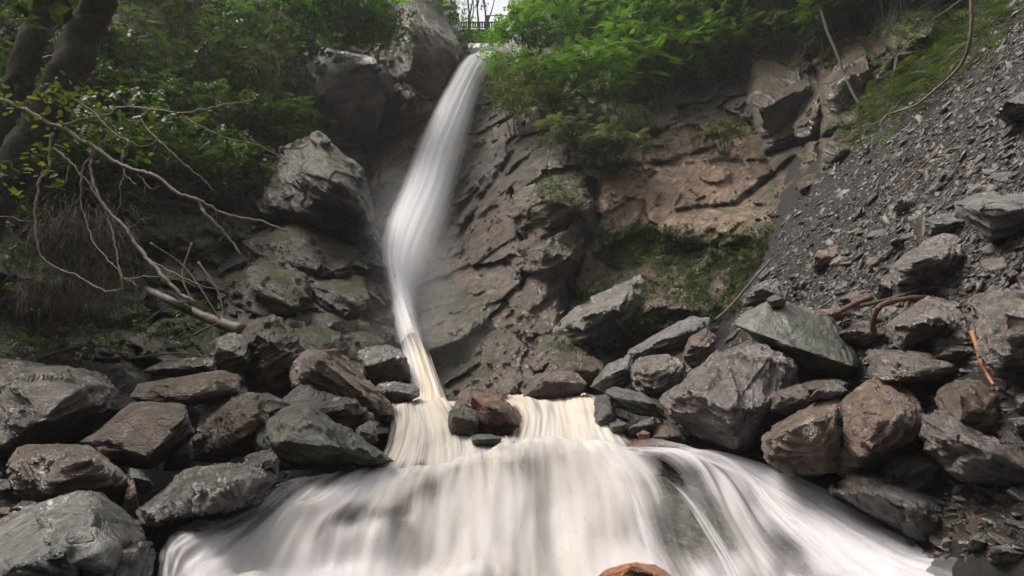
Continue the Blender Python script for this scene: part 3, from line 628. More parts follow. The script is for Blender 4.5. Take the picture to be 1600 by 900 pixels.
B('dark wet rock edging the cascade, below the thin grey slab', [(925,650),(930,618),(950,615),(962,650),(960,700),(940,700),(928,680)], 8.6, .6, col=(.8,.8,.85), sub=5)
B('small squared grey rock under the thin grey slab', [(952,662),(965,655),(980,662),(975,680),(955,680)], 8.3, .3, col=(1.5,1.5,1.5), sub=4)
B('flat olive-grey rock under the thin grey slab', [(978,672),(1000,655),(1022,650),(1026,665),(1010,680),(985,685)], 8.35, .4, mat='green', col=(.75,.75,.7), sub=4)
B('brown wet rock at the waterline left of the lavender slab boulder', [(960,700),(975,685),(1010,682),(1055,690),(1080,705),(1050,722),(980,718)], 8.0, .5, mat='boulder_brown', col=(1.9,1.4,1.0), sub=5)
B('tiny orange-red stone on the brown wet rock', [(995,678),(1005,672),(1015,676),(1014,686),(998,686)], 7.75, .1, mat='boulder_brown', col=(4.0,2.0,1.4), sub=3)
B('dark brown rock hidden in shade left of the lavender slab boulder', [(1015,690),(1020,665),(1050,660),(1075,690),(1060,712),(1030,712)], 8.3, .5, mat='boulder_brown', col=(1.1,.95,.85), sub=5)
B('dark flat-topped block above the green-grey slab', [(1158,462),(1185,442),(1212,436),(1232,455),(1238,478),(1200,482),(1162,480)], 9.8, .7, inner=[(1190,450,-.3),(1220,462,-.3)], col=(1.0,.95,.95), sub=5)
B('small mossy clod sitting on the green-grey slab', [(1196,468),(1210,460),(1228,468),(1226,478),(1204,479)], 8.65, .2, mat='boulder_brown', col=(.9,1.0,.6), sub=4)
B('rusty red flat stone behind the green-grey slab', [(1272,486),(1290,482),(1322,490),(1318,502),(1290,500)], 9.2, .3, mat='boulder_brown', col=(2.2,1.1,.8), sub=4)
B('grey-brown flat stone behind the rusty red one', [(1305,470),(1340,450),(1352,462),(1345,480),(1315,485)], 9.8, .4, col=(1.2,1.1,1.0), sub=4)
B('dark slab propped under the silvery folded boulder', [(1460,560),(1480,540),(1520,535),(1530,555),(1500,565)], 8.6, .5, col=(.9,.9,.95), sub=4)
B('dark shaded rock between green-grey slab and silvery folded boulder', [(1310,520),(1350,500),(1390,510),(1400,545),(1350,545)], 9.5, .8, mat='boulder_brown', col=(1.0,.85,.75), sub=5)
B('small brown block in the gap below the green-grey slab', [(1205,640),(1215,612),(1250,600),(1270,618),(1262,640),(1230,650)], 7.5, .5, mat='boulder_brown', col=(1.3,1.2,1.1), sub=4)
B('flat dark stone on top of the split brown-grey boulder', [(1262,625),(1280,605),(1312,600),(1325,610),(1300,625)], 7.0, .35, mat='boulder', col=(1.1,1.0,1.0), sub=4)
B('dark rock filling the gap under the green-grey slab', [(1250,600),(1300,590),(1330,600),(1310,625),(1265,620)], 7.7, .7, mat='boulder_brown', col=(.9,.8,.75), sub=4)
B('brown rotten-looking chunk standing on the scree edge', [(1268,415),(1276,392),(1315,384),(1318,396),(1290,412),(1275,424)], 12.0, .4, mat='boulder_brown', col=(1.7,1.1,.8), sub=4)
B('lichen-pale flat stone high on the scree', [(1395,325),(1412,308),(1436,300),(1432,318),(1405,334)], 11.4, .25, mat='pale', col=(.9,.9,.85), sub=4, fol=(-.3,-.6,.7))
B('overhanging grey slab near the top of the scree at the right edge', [(1552,180),(1580,155),(1640,135),(1680,150),(1640,185),(1580,195)], 11.0, .8, col=(1.2,1.15,1.15), sub=5)
B('small layered rock at the right edge below the orange stick', [(1585,620),(1600,610),(1650,615),(1650,645),(1600,640)], 7.0, .5, mat='pale', col=(.8,.85,.85), sub=4, strata=1.6)
B('flat grey stone at the right edge below the layered rock', [(1575,655),(1600,648),(1660,655),(1650,685),(1590,680)], 6.7, .4, col=(1.3,1.3,1.3), sub=4)
B('rounded grey-green cobble on the shingle, lower right corner', [(1510,850),(1518,835),(1538,832),(1548,848),(1540,862),(1520,862)], 5.35, .18, mat='green', col=(.9,.95,1), sub=4, p=14)
B('low dark cobble at the lower right corner beside the shingle', [(1540,870),(1555,848),(1590,842),(1620,860),(1600,885),(1555,886)], 5.2, .35, col=(1.1,1.05,1.0), sub=4, p=18)
B('small reddish pebble on the shingle near the water', [(1456,868),(1462,860),(1470,864),(1468,872),(1458,873)], 5.1, .05, mat='boulder_brown', col=(2.6,1.3,.9), sub=3, p=12)
B('white-and-tan pebble on the shingle near the water', [(1468,850),(1476,838),(1490,845),(1486,856),(1472,858)], 5.2, .07, mat='pale', col=(1.3,1.15,1.0), sub=3, p=16)
# --- in the stream
B('big wet brown boulder with an orange streak, in the top of the cascade', [(706,660),(710,618),(735,600),(778,608),(810,636),(826,668),(800,690),(740,692)], 8.5, .9, inner=[(735,618,-.35),(775,635,-.45),(760,665,-.45),(800,660,-.25)], mat='boulder_brown', col=(2.4,1.6,1.05), sub=6, p=18, amp=.7, fol=(.3,-.4,.8), strata=.5)
B('small dark rounded rock in front of the big wet brown boulder', [(698,665),(702,640),(722,632),(745,640),(752,662),(745,682),(705,682)], 7.9, .4, mat='boulder_brown', col=(.75,.65,.6), sub=5, p=14, amp=.6)
B('low mossy stone just breaking the water below the wet brown boulder', [(735,688),(745,679),(770,677),(786,686),(780,696),(745,697)], 7.5, .3, mat='green', col=(.75,.75,.5), sub=4, p=14)
B('ochre rock tip rising from the water at the bottom edge', [(925,905),(945,888),(985,876),(1025,880),(1052,900),(1060,960),(920,960)], 4.35, .35, inner=[(985,884,-.1),(1020,895,-.12)], mat='boulder_brown', col=(6.0,3.3,1.1), sub=6, p=16, amp=.6, strata=.4)
# --- left bank
B('large wet grey-green boulder in the lower left corner', [(-30,830),(20,795),(75,772),(140,768),(190,800),(232,835),(246,880),(240,960),(60,980),(-60,960)], 4.2, 1.0, inner=[(60,800,-.3),(140,800,-.35),(200,850,-.35),(100,880,-.6),(180,910,-.5)], mat='green', fol=(.5,-.45,.7), sub=6, col=(.46,.43,.40), p=36, amp=.8)
B('second wet boulder sinking into the lower left corner in front', [(-80,860),(0,810),(55,800),(100,850),(140,920),(120,1000),(-60,1000)], 3.75, .6, mat='green', fol=(.5,-.45,.7), sub=6, col=(.5,.5,.5), amp=.9)
B('round-backed rust brown boulder above the lower left corner', [(15,730),(30,702),(70,692),(130,693),(180,715),(205,745),(195,775),(150,785),(60,785),(25,765)], 5.4, .9, inner=[(70,712,-.35),(140,720,-.4),(170,755,-.3),(80,760,-.5)], mat='boulder_brown', col=(1.25,1.05,.9), sub=6, fol=(.2,-.4,.85), p=28)
B('huge rough dark boulder at the left edge', [(-60,600),(0,562),(60,558),(130,570),(180,600),(178,640),(120,680),(40,715),(-60,735)], 7.0, 1.6, inner=[(30,590,-.5),(120,610,-.5),(60,660,-.9)], mat='boulder_brown', col=(.8,.75,.72), sub=6, p=28, fol=(.1,-.4,.9))
B('flat tilted slab with shiny lavender patches in the left pile', [(128,690),(160,655),(205,628),(290,630),(306,650),(305,680),(270,700),(240,730),(190,728)], 6.2, .7, inner=[(200,645,-.15),(290,650,-.25),(230,715,-.45),(160,690,-.3)], mat='boulder_brown', col=(1.5,1.4,1.35), sub=6, p=48, amp=.7, fol=(-.1,-.6,.8))
B('flat grey-brown slab lying behind the shiny tilted slab', [(203,620),(215,600),(260,588),(345,578),(378,590),(375,612),(330,632),(230,640)], 7.4, .8, inner=[(260,600,-.2),(340,595,-.2),(300,620,-.4)], mat='boulder_brown', col=(1.7,1.55,1.35), sub=5, p=48, amp=.7, fol=(0,-.3,.95))
B('swirly-grained rounded boulder left of the moss-streaked triangle boulder', [(292,720),(300,690),(322,640),(360,612),(420,612),(452,632),(450,670),(420,700),(360,725)], 6.8, .9, inner=[(350,640,-.4),(420,640,-.4),(380,685,-.5)], mat='boulder_brown', col=(1.5,1.35,1.2), sub=6, p=20, fol=(.6,-.4,.6))
B('large triangular boulder with a moss-green face sloping to the water', [(392,690),(400,660),(445,635),(480,628),(530,650),(580,690),(612,720),(560,735),(470,742),(410,735)], 6.5, 1.0, inner=[(470,650,-.35),(440,690,-.5),(530,700,-.45),(580,715,-.25)], mat='green', col=(.72,.68,.52), sub=6, p=36, amp=.8, fol=(.4,-.5,.75))
B('long wet dark slab with shiny silver streaks at the water edge, lower left', [(220,800),(235,770),(290,735),(360,728),(405,725),(430,745),(400,790),(330,812),(235,825)], 5.2, .8, inner=[(290,760,-.3),(370,750,-.3),(300,800,-.4),(380,785,-.3)], mat='boulder', col=(1.0,1.12,1.05), sub=6, p=32, fol=(.6,-.4,.65))
B('small dark knob on the right end of the long wet slab', [(375,745),(385,708),(415,700),(438,712),(436,745),(415,765)], 5.5, .5, col=(1.1,1.15,1.15), sub=5, p=20)
B('brown boulder with a dark undercut, wedged above the triangular boulder', [(452,575),(480,545),(530,548),(570,590),(605,630),(606,655),(560,664),(500,640),(455,605)], 8.8, 1.2, inner=[(500,560,-.4),(560,610,-.5),(590,640,-.3),(490,600,-.1)], mat='boulder_brown', col=(1.5,1.15,.85), sub=6, p=32, fol=(.5,-.4,.7))
B('dark mossy rock beside the foot of the chute', [(575,612),(590,597),(625,594),(655,605),(655,622),(620,634),(585,630)], 9.5, .7, col=(.85,.95,.8), sub=5, p=18)
B('shiny little rock tucked under the undercut brown boulder', [(558,670),(575,658),(588,662),(590,690),(570,700),(556,690)], 7.4, .4, col=(1.4,1.35,1.45), sub=4)
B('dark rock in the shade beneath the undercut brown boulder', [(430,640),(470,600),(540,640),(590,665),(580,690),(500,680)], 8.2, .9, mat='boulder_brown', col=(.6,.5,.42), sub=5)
B('mossy brown block below the end of the fallen log', [(365,560),(380,505),(430,490),(465,520),(480,580),(455,620),(390,615)], 9.6, 1.2, inner=[(400,520,-.4),(445,545,-.4),(410,590,-.4)], mat='cliff_dark', col=(1.3,1.15,.85), sub=6)
B('moss-capped squat rock left of the mossy brown block', [(325,575),(335,532),(360,518),(388,530),(392,575),(360,590)], 9.2, .7, mat='boulder_brown', col=(.8,.9,.55), sub=5)
B('grey flat stone leaning against the wet slab, lower left pile', [(200,742),(204,730),(228,742),(240,760),(228,772),(206,765)], 5.6, .3, mat='green', col=(.85,.95,.95), sub=4)
B('purple rounded cobble at the lower left edge', [(18,795),(30,783),(55,783),(66,795),(50,808),(25,810)], 4.9, .25, col=(1.3,1.1,1.2), sub=4, p=14)
B('tan cobble at the left edge beside the purple one', [(-8,800),(0,792),(16,793),(20,806),(5,815)], 4.8, .15, mat='boulder_brown', col=(2.2,1.5,1.2), sub=4, p=14)
B('dark mossy cobble at the left edge above the tan one', [(-20,770),(0,745),(20,750),(25,775),(0,785)], 5.4, .3, mat='boulder_brown', col=(.9,.95,.7), sub=4, p=14)
B('dark flat cobble at the left edge in front of the tan one', [(-20,830),(0,818),(28,822),(32,835),(10,848),(-20,848)], 4.5, .2, mat='boulder', col=(.9,1,1), sub=4, p=16)
B('dark stone filling the gap between shiny slab and swirly boulder', [(255,735),(262,700),(290,690),(305,705),(300,735)], 6.4, .5, mat='boulder_brown', col=(.7,.62,.55), sub=4)
B('upright rusty shard between the rust brown boulder and the wet slab', [(192,800),(200,752),(208,748),(218,800),(205,808)], 5.3, .15, mat='boulder_brown', col=(1.8,1.1,.75), sub=4)
B('wet dark cobble behind the rust brown boulder', [(150,700),(175,690),(195,705),(185,722),(160,718)], 6.0, .4, mat='boulder_brown', col=(.9,.8,.7), sub=4)
B('flat mossy stone under the fallen log', [(225,580),(260,560),(330,560),(340,580),(280,592)], 8.8, .7, mat='boulder_brown', col=(.9,.85,.6), sub=5)

# ------------------------------------------------------------------ water
def flow(name, lines, nu, nv, mat, label, cat, off=0.0, rip=.05, ripu=9, foam=1.0, edge=.08, silt=.3, ends=(0, 0), foamf=None, siltf=None, useed=0, bulge=0.0, grow=1.5, parent=None, bumpf=None, patchy=0.0, uvs=None, anchor=0):
    uvs = useed if uvs is None else uvs
    lines = [catmull(np.array([at(*q) for q in l]), 40) for l in lines]     # each (40,3)
    A = np.array(lines); A = catmull(A, nu); A = A.transpose(1, 0, 2)        # (40,nu,3)
    A = catmull(A, nv)                                                       # (nv,nu,3)
    u = np.linspace(0, 1, nu)[None].repeat(nv, 0); v = np.linspace(0, 1, nv)[:, None].repeat(nu, 1)
    du = np.gradient(A, axis=1); dv = np.gradient(A, axis=0); n = np.cross(du, dv); n /= np.linalg.norm(n, axis=2)[:, :, None] + 1e-9
    cdir = CAM - A; n *= np.sign((n * cdir).sum(2))[:, :, None]
    Pn = np.stack([u * ripu + useed, v * grow, np.full_like(u, useed)], -1).reshape(-1, 3)
    r = (fbm(Pn, 3, .5) * .6 + fbm(Pn * (2.7, 1, 1) + 9, 2) * .3).reshape(nv, nu) * rip
    A = A + n * ((r + off + bulge * np.sin(math.pi * u) + (bumpf(u, v) if bumpf else 0)) * (sstep(0, anchor, v) if anchor else 1))[:, :, None]
    length = np.linalg.norm(dv, axis=2).cumsum(0).mean()
    f = np.ones_like(u) * foam + patchy * fbm(np.stack([u * 9 + useed, v * 3.2, u * 0 + 3.3], -1).reshape(-1, 3), 3).reshape(u.shape)
    e = np.minimum(u, 1 - u) / edge; f = f - 1.3 * np.clip(1 - e, 0, 1) ** 1.3
    if ends[0]: f = f - 1.2 * np.clip(1 - v / ends[0], 0, 1)
    if ends[1]: f = f - 1.2 * np.clip(1 - (1 - v) / ends[1], 0, 1)
    if foamf is not None: f = f + foamf(u, v)
    s = np.ones_like(u) * silt
    if siltf is not None: s = s + siltf(u, v)
    o = mesh(name, A.reshape(-1, 3), gridfaces(nv, nu), mat, uv=np.stack([(u + .022 * fbm(np.stack([u * 5, v * 2.2, u * 0 + useed], -1).reshape(-1, 3), 2).reshape(u.shape)).ravel() + uvs, v.ravel()], 1), attrs={'foam': f.ravel(), 'silt': s.ravel()}, parent=parent)
    tag(o, kind='structure')
    return o
G = lambda u, c, w: np.exp(-((u - c) / w) ** 2)

casc = [[(470,748,6.2),(432,762,5.9),(385,790,5.4),(310,818,5.05),(262,834,4.75),(240,870,4.4),(228,930,4.0),(215,1000,3.6)],
 [(505,742,6.35),(465,760,6.0),(415,800,5.5),(350,838,5.0),(305,872,4.7),(285,910,4.4),(275,960,4.1),(260,1020,3.7)],
 [(560,733,6.5),(528,752,6.2),(480,800,5.7),(430,850,5.2),(395,890,4.8),(380,930,4.5),(370,975,4.2),(360,1040,3.8)],
 [(620,728,6.7),(598,745,6.4),(568,795,5.9),(540,850,5.35),(520,900,4.95),(510,935,4.7),(505,980,4.4),(500,1040,4.0)],
 [(690,722,6.9),(682,738,6.6),(668,790,6.05),(655,850,5.5),(645,900,5.1),(640,940,4.85),(638,980,4.6),(635,1040,4.2)],
 [(760,702,7.15),(758,722,6.9),(755,780,6.25),(752,845,5.7),(750,900,5.25),(750,940,5.0),(750,980,4.7),(750,1040,4.3)],
 [(830,684,7.4),(832,706,7.1),(838,775,6.4),(842,840,5.85),(845,900,5.35),(848,940,5.1),(850,980,4.8),(850,1040,4.4)],
 [(895,684,7.6),(912,706,7.3),(935,765,6.75),(950,835,6.05),(960,895,5.5),(965,940,5.2),(970,980,4.9),(980,1040,4.5)],
 [(935,694,7.7),(975,710,7.45),(1020,752,7.0),(1050,830,6.2),(1075,900,5.6),(1085,940,5.3),(1095,980,5.0),(1110,1040,4.6)],
 [(965,702,7.8),(1030,712,7.6),(1090,740,7.25),(1140,815,6.5),(1185,890,5.8),(1200,930,5.45),(1215,980,5.1),(1240,1040,4.7)],
 [(990,706,7.9),(1070,712,7.75),(1140,742,7.35),(1195,800,6.8),(1270,870,6.0),(1310,915,5.55),(1340,960,5.2),(1380,1040,4.7)],
 [(1010,707,7.95),(1090,712,7.8),(1165,738,7.5),(1225,780,7.0),(1320,845,6.2),(1400,892,5.7),(1470,930,5.3),(1540,1000,4.8)],
 [(1025,706,8.0),(1110,711,7.85),(1190,735,7.5),(1262,772,7.0),(1370,828,6.25),(1450,872,5.75),(1560,895,5.5),(1680,940,5.1)],
 [(1040,702,8.1),(1130,705,7.95),(1215,726,7.6),(1300,760,7.05),(1420,815,6.3),(1510,860,5.8),(1640,885,5.5),(1780,940,5.1)]]
def thin(u, v):   # the water thins over the sunken slabs
    a = -.60 * G(u, .66, .085) * G(v, .45, .34) - .45 * G(u, .30, .06) * G(v, .25, .2) - .5 * G(u, .12, .05) * G(v, .38, .14)
    a += -.50 * G(u, .75, .04) * G(v, .55, .3) + .25 * G(u, .52, .1) + .45 * G(u, .90, .035) - .45 * G(u, .97, .03) * sstep(.35, .6, v)
    a += .5 * G(u, .27, .13) * sstep(.45, .7, v) - .25 * G(u, .6, .03) * sstep(.3, .6, v)
    return a
def mound(u, v):   # the water humps over sunken stones
    return .20 * G(u, .26, .07) * G(v, .45, .10) + .17 * G(u, .14, .05) * G(v, .34, .08) - .10 * G(u, .2, .1) * G(v, .52, .05) + .15 * G(u, .36, .05) * G(v, .62, .1) + .12 * G(u, .58, .03) * G(v, .6, .14) - .08 * G(u, .48, .02) * G(v, .45, .2) + .10 * G(u, .42, .06) * G(v, .2, .1) + .14 * G(u, .69, .09) * G(v, .3, .2) + .1 * G(u, .55, .05) * G(v, .35, .12) - .1 * G(u, .33, .04) * G(v, .5, .2)
sl = lambda u, v: .45 * G(u, .42, .16) - .3 * sstep(.6, .8, u) + .3 * G(u, .93, .05)
flow('water', casc, 420, 260, M['water'], '', '', foam=.76, rip=.10, ripu=15, silt=.22, edge=.04, grow=3.0, ends=(.025, 0), foamf=thin, siltf=sl, bumpf=mound, patchy=.8)
flow('water', casc, 300, 160, M['film'], '', '', off=.05, foam=.30, rip=.10, ripu=13, silt=.1, edge=.10, grow=3.0, ends=(.12, 0), foamf=lambda u, v: .5 * thin(u, v), useed=0, uvs=5, bumpf=mound, patchy=.4)
# separate strands thrown over the stones
for k, (l, w, fo) in enumerate([([(950,722,7.15),(985,770,6.75),(1010,840,6.05),(1030,900,5.5),(1040,960,5.1)], 24, .62), ([(1010,728,7.2),(1070,775,6.8),(1115,840,6.15),(1150,900,5.6),(1175,960,5.2)], 20, .58)]):
    ln = [[(x + (q - 1) * w * (.6 + .9 * i / len(l)), y, d_ - .20 - (.05 if q == 1 else 0)) for i, (x, y, d_) in enumerate(l)] for q in range(3)]
    flow('water', ln, 40, 120, M['film'], '', '', foam=fo, rip=.03, ripu=3, silt=.2, edge=.5, ends=(.3, .02), useed=20 + k, patchy=.5)
# rock bed below it
def under(name, lines, off, mat, nu=220, nv=140, amp=.06, col=(1, 1, 1)):
    L_ = [catmull(np.array([at(*q) for q in l]), 40) for l in lines]; A = catmull(np.array(L_), nu).transpose(1, 0, 2); A = catmull(A, nv)
    P = A.reshape(-1, 3).copy(); P[:, 2] -= off; P[:, 1] += off * .5
    P[:, 2] += fbm(P * 2.2, 5, .55) * amp + (cellnoise(P * 1.6 + 3)[2] - .5) * amp * 1.2
    o = mesh(name, P, gridfaces(nv, nu), mat); tint(o, col); tag(o, kind='structure')
under('riverbed', casc, .20, M['green'], amp=.07, col=(.8, .72, .72))

# upper lobes either side of the wet brown boulder
upl = [[(606,622,12.2),(602,627,10.4),(603,634,9.3),(606,655,8.7),(600,690,7.7),(572,742,6.45)],
 [(628,621,12.2),(626,625,10.4),(630,631,9.2),(634,650,8.75),(626,690,7.7),(602,746,6.4)],
 [(652,620,12.2),(652,624,10.4),(655,633,9.4),(660,656,8.6),(662,692,7.65),(650,748,6.4)],
 [(680,620,12.2),(682,623,10.4),(688,630,9.2),(700,652,8.6),(712,690,7.65),(716,748,6.5)],
 [(704,619,12.2),(706,622,10.4),(714,634,9.3),(730,664,8.5),(752,696,7.6),(768,742,6.65)]]
flow('water', upl, 120, 120, M['water'], '', '', foam=.78, rip=.05, ripu=8, silt=.55, edge=.2, useed=2, patchy=.45, ends=(.0, .10), siltf=lambda u, v: .4 * (1 - v))
under('riverbed', upl, .14, M['boulder_brown'], 60, 60, .05)
upr = [[(780,616,12.3),(778,621,10.6),(790,633,9.3),(800,658,8.6),(790,690,7.8),(764,730,6.85)],
 [(815,615,12.3),(818,619,10.6),(828,627,9.2),(836,650,8.7),(830,690,7.85),(816,738,6.85)],
 [(855,615,12.3),(862,618,10.6),(870,629,9.5),(876,654,8.8),(878,690,7.9),(884,740,6.9)],
 [(888,615,12.3),(902,617,10.7),(916,624,9.4),(928,648,8.8),(944,688,8.0),(974,732,7.2)],
 [(905,615,12.3),(926,617,10.8),(948,627,9.6),(964,652,8.8),(1000,692,8.1),(1050,722,7.6)]]
flow('water', upr, 120, 120, M['water'], '', '', foam=.95, rip=.05, ripu=8, silt=.6, edge=.2, useed=3, patchy=.4, ends=(.0, .22), siltf=lambda u, v: .5 * (1 - v) - .3 * v)
under('riverbed', upr, .14, M['boulder_brown'], 60, 60, .05)
mid = [[(640,690,7.8),(650,712,7.4),(640,735,6.7)], [(700,676,8.1),(705,700,7.5),(705,730,6.85)], [(760,678,8.0),(762,698,7.5),(765,722,6.95)], [(830,670,8.3),(832,695,7.7),(832,720,7.1)]]
flow('water', mid, 100, 50, M['water'], '', '', foam=.8, rip=.05, ripu=8, silt=.3, edge=.2, ends=(.3, 0), useed=4)
under('riverbed', mid, .14, M['boulder_brown'], 40, 20, .04)
# pool between chute and cascade
pl = [[(595,634,9.0),(600,626,10.2),(610,621,12)], [(700,633,9.1),(700,626,10.2),(700,621,12)], [(800,631,9.2),(800,624,10.4),(800,619,12.3)], [(945,629,9.4),(930,622,10.6),(915,618,12.3)]]
flow('water', pl, 90, 50, M['water'], '', '', off=-.05, foam=.8, rip=.03, ripu=8, silt=.8, edge=.06, useed=6, ends=(.35, .1))
# chute below the plunge
ch = [[(611,482,13.5),(623,536,12.8),(636,580,12.0),(640,612,11.3),(638,637,10.5)], [(627,482,13.4),(645,536,12.7),(660,580,11.9),(668,612,11.2),(668,637,10.4)], [(642,482,13.4),(668,536,12.7),(684,580,11.9),(696,610,11.2),(706,636,10.4)]]
flow('water', ch, 60, 120, M['water'], '', '', foam=.95, rip=.06, ripu=4, silt=.6, edge=.3, useed=9, bulge=.1, ends=(.4, .05), siltf=lambda u, v: .5 * G(u, .5, .25) - .5 * G(u, .15, .15) - .8 * (1 - sstep(.1, .45, v)))
ch2 = [[(q[0] - 4, q[1] + 2, q[2] - .15) for q in l] for l in ch[:2]]
flow('water', ch2, 40, 80, M['film'], '', '', foam=.7, rip=.05, ripu=3, silt=.1, edge=.4, useed=10, ends=(.4, .06))

# the great fall
def fl(s):   # left, centre, right lines; s widens
    Lf = [(747,80,27.2),(728,100,26.2),(702,150,24.6),(676,210,23.2),(650,275,21.6),(622,340,19.4),(598,400,17.4),(598,450,15.8),(606,490,14.6),(622,556,13.05)]
    Rt = [(773,80,27.2),(760,108,26.2),(738,155,24.6),(718,220,22.6),(704,275,20.9),(690,330,19.3),(668,390,17.5),(652,440,15.9),(650,490,14.5),(668,556,13.05)]
    Lf = [(a - 5 - 5 * math.sin(math.pi * min(1, i / 8.)), b, c) for i, (a, b, c) in enumerate(Lf)]; Rt = [(a + 6 + 12 * math.sin(math.pi * min(1, i / 8.)), b, c) for i, (a, b, c) in enumerate(Rt)]
    out = []
    for t in np.linspace(0, 1, 7):
        out.append([tuple(np.array(a) * (1 - t) + np.array(b) * t) for a, b in zip(Lf, Rt)])
    return out
F0 = fl(1)
flow('waterfall', F0, 90, 260, M['fall'], '', '', foam=1.2, rip=.05, ripu=5, anchor=.2, silt=.15, edge=.44, useed=11, bulge=.5, foamf=lambda u, v: -.25 * sstep(.85, 1, v), grow=.6)
flow('waterfall', F0, 90, 200, M['veil'], '', '', off=.45, foam=.7, rip=.08, anchor=.2, ripu=5, silt=.0, edge=.35, useed=12, bulge=.5, grow=.6, foamf=lambda u, v: -.5 * sstep(.7, 1, v))
Wd = [[(q[0] - 10 * i / 9 - 3, q[1], q[2] - .1) for i, q in enumerate(F0[0])]] + F0[1:-1] + [[(q[0] + 22 * math.sin(math.pi * i / 9) + 3, q[1], q[2] - .2) for i, q in enumerate(F0[-1])]]
flow('waterfall', Wd, 90, 200, M['veil'], '', '', off=.2, foam=.34, rip=.10, anchor=.2, ripu=6, silt=.0, edge=.4, useed=13, grow=.6, foamf=lambda u, v: -.3 * sstep(.7, 1, v))
# stream feeding the lip
lp = [[(738,88,27.4),(744,82,28.5),(747,80,30)], [(770,86,27.2),(768,81,28.5),(766,79,30)]]
flow('water', lp, 20, 20, M['fall'], '', '', foam=1.1, rip=.02, ripu=3, silt=.1, edge=.1, useed=14)

# ------------------------------------------------------------------ foliage
def leaf_rhomb(w=.42, fold=.12):
    return np.array([[0, 0, 0], [.45, w / 2, fold * w], [1, 0, -.06], [.45, -w / 2, fold * w]]), np.array([[0, 1, 2, 3]])
def frond(pairs=5, lw=.42, ll=.34, droop=.25):
    LV, LF = leaf_rhomb(lw); V = []; F = []; n = 0
    for i in range(pairs):
        t = .18 + .72 * i / pairs; s = ll * (1 - .35 * abs(t - .5) * 2 * .6)
        for sd in (1, -1):
            a = sd * R(62 - 22 * t); c, q = math.cos(a), math.sin(a)
            P = LV * s; P = np.stack([P[:, 0] * c - P[:, 1] * q + t, P[:, 0] * q + P[:, 1] * c, P[:, 2] - droop * t * t - .12 * np.abs(P[:, 0]) / max(s, .01) * s], 1)
            V.append(P); F.append(LF + n); n += 4
    P = LV * ll; P[:, 0] += .88; P[:, 2] -= droop; V.append(P); F.append(LF + n)
    return np.concatenate(V), np.concatenate(F)
def twig(n=7, lw=.6, ll=.42, seed=0):
    r = np.random.default_rng(seed); LV, LF = leaf_rhomb(lw, .2); V = []; F = []
    for i in range(n):
        t = r.uniform(.1, 1); a = r.uniform(-2.2, 2.2); e = r.normal(0, .35); s = ll * r.uniform(.6, 1.15)
        c, q = math.cos(a), math.sin(a); P = LV * s; ce, se = math.cos(e), math.sin(e)
        P = np.stack([P[:, 0] * ce - P[:, 2] * se, P[:, 1], P[:, 0] * se + P[:, 2] * ce], 1)
        V.append(np.stack([P[:, 0] * c - P[:, 1] * q + t * .7, P[:, 0] * q + P[:, 1] * c, P[:, 2] + r.normal(0, .12)], 1)); F.append(LF + 4 * i)
    return np.concatenate(V), np.concatenate(F)
TEMPL = {'ash': frond(5, .42, .34), 'fern': frond(7, .30, .22, .35), 'maple': twig(8, .75, .42, 1), 'fine': twig(12, .5, .24, 2), 'broad': twig(6, .8, .5, 3)}
def crown_mesh(name, clumps, kind, flen, per, mat, parent, origin, tilt=.35):
    """clumps: (n,4) centre + radius. Each clump is a loose layered spray."""
    TV, TF = TEMPL[kind]; n = len(clumps)
    idx = np.repeat(np.arange(n), per); m = len(idx)
    c = clumps[idx, :3]; rad = clumps[idx, 3]
    a = rng.uniform(0, 2 * math.pi, m); rr = rad * np.sqrt(rng.uniform(0, 1, m))
    pos = c + np.stack([np.cos(a) * rr, np.sin(a) * rr, rng.normal(0, .16, m) * rad - .28 * rr ** 2 / np.maximum(rad, .01)], 1)
    Rm = rotmats(m, tilt)
    yaw = a + rng.normal(0, .6, m); ca, sa = np.cos(yaw), np.sin(yaw); z = np.zeros(m); o = np.ones(m)
    Rz = np.stack([ca, -sa, z, sa, ca, z, z, z, o], 1).reshape(m, 3, 3)
    b, cc = rng.normal(.12, tilt, m), rng.normal(0, tilt, m)
    Ry = np.stack([np.cos(b), z, np.sin(b), z, o, z, -np.sin(b), z, np.cos(b)], 1).reshape(m, 3, 3)
    Rx = np.stack([o, z, z, z, np.cos(cc), -np.sin(cc), z, np.sin(cc), np.cos(cc)], 1).reshape(m, 3, 3)
    s = flen * rng.uniform(.65, 1.25, m)
    V, F = inst(TV, TF, (Rz @ Ry @ Rx) * s[:, None, None], pos)
    ct = rng.uniform(.2, .8, n)[idx]; t = np.repeat(np.clip(ct + rng.normal(0, .13, m), 0, 1), len(TV)) + np.repeat(rng.normal(0, .07, m * len(TF)), 4)
    return mesh(name, V, F, mat, parent=parent, origin=origin, smooth=False, attrs={'tint': np.clip(t, 0, 1)})
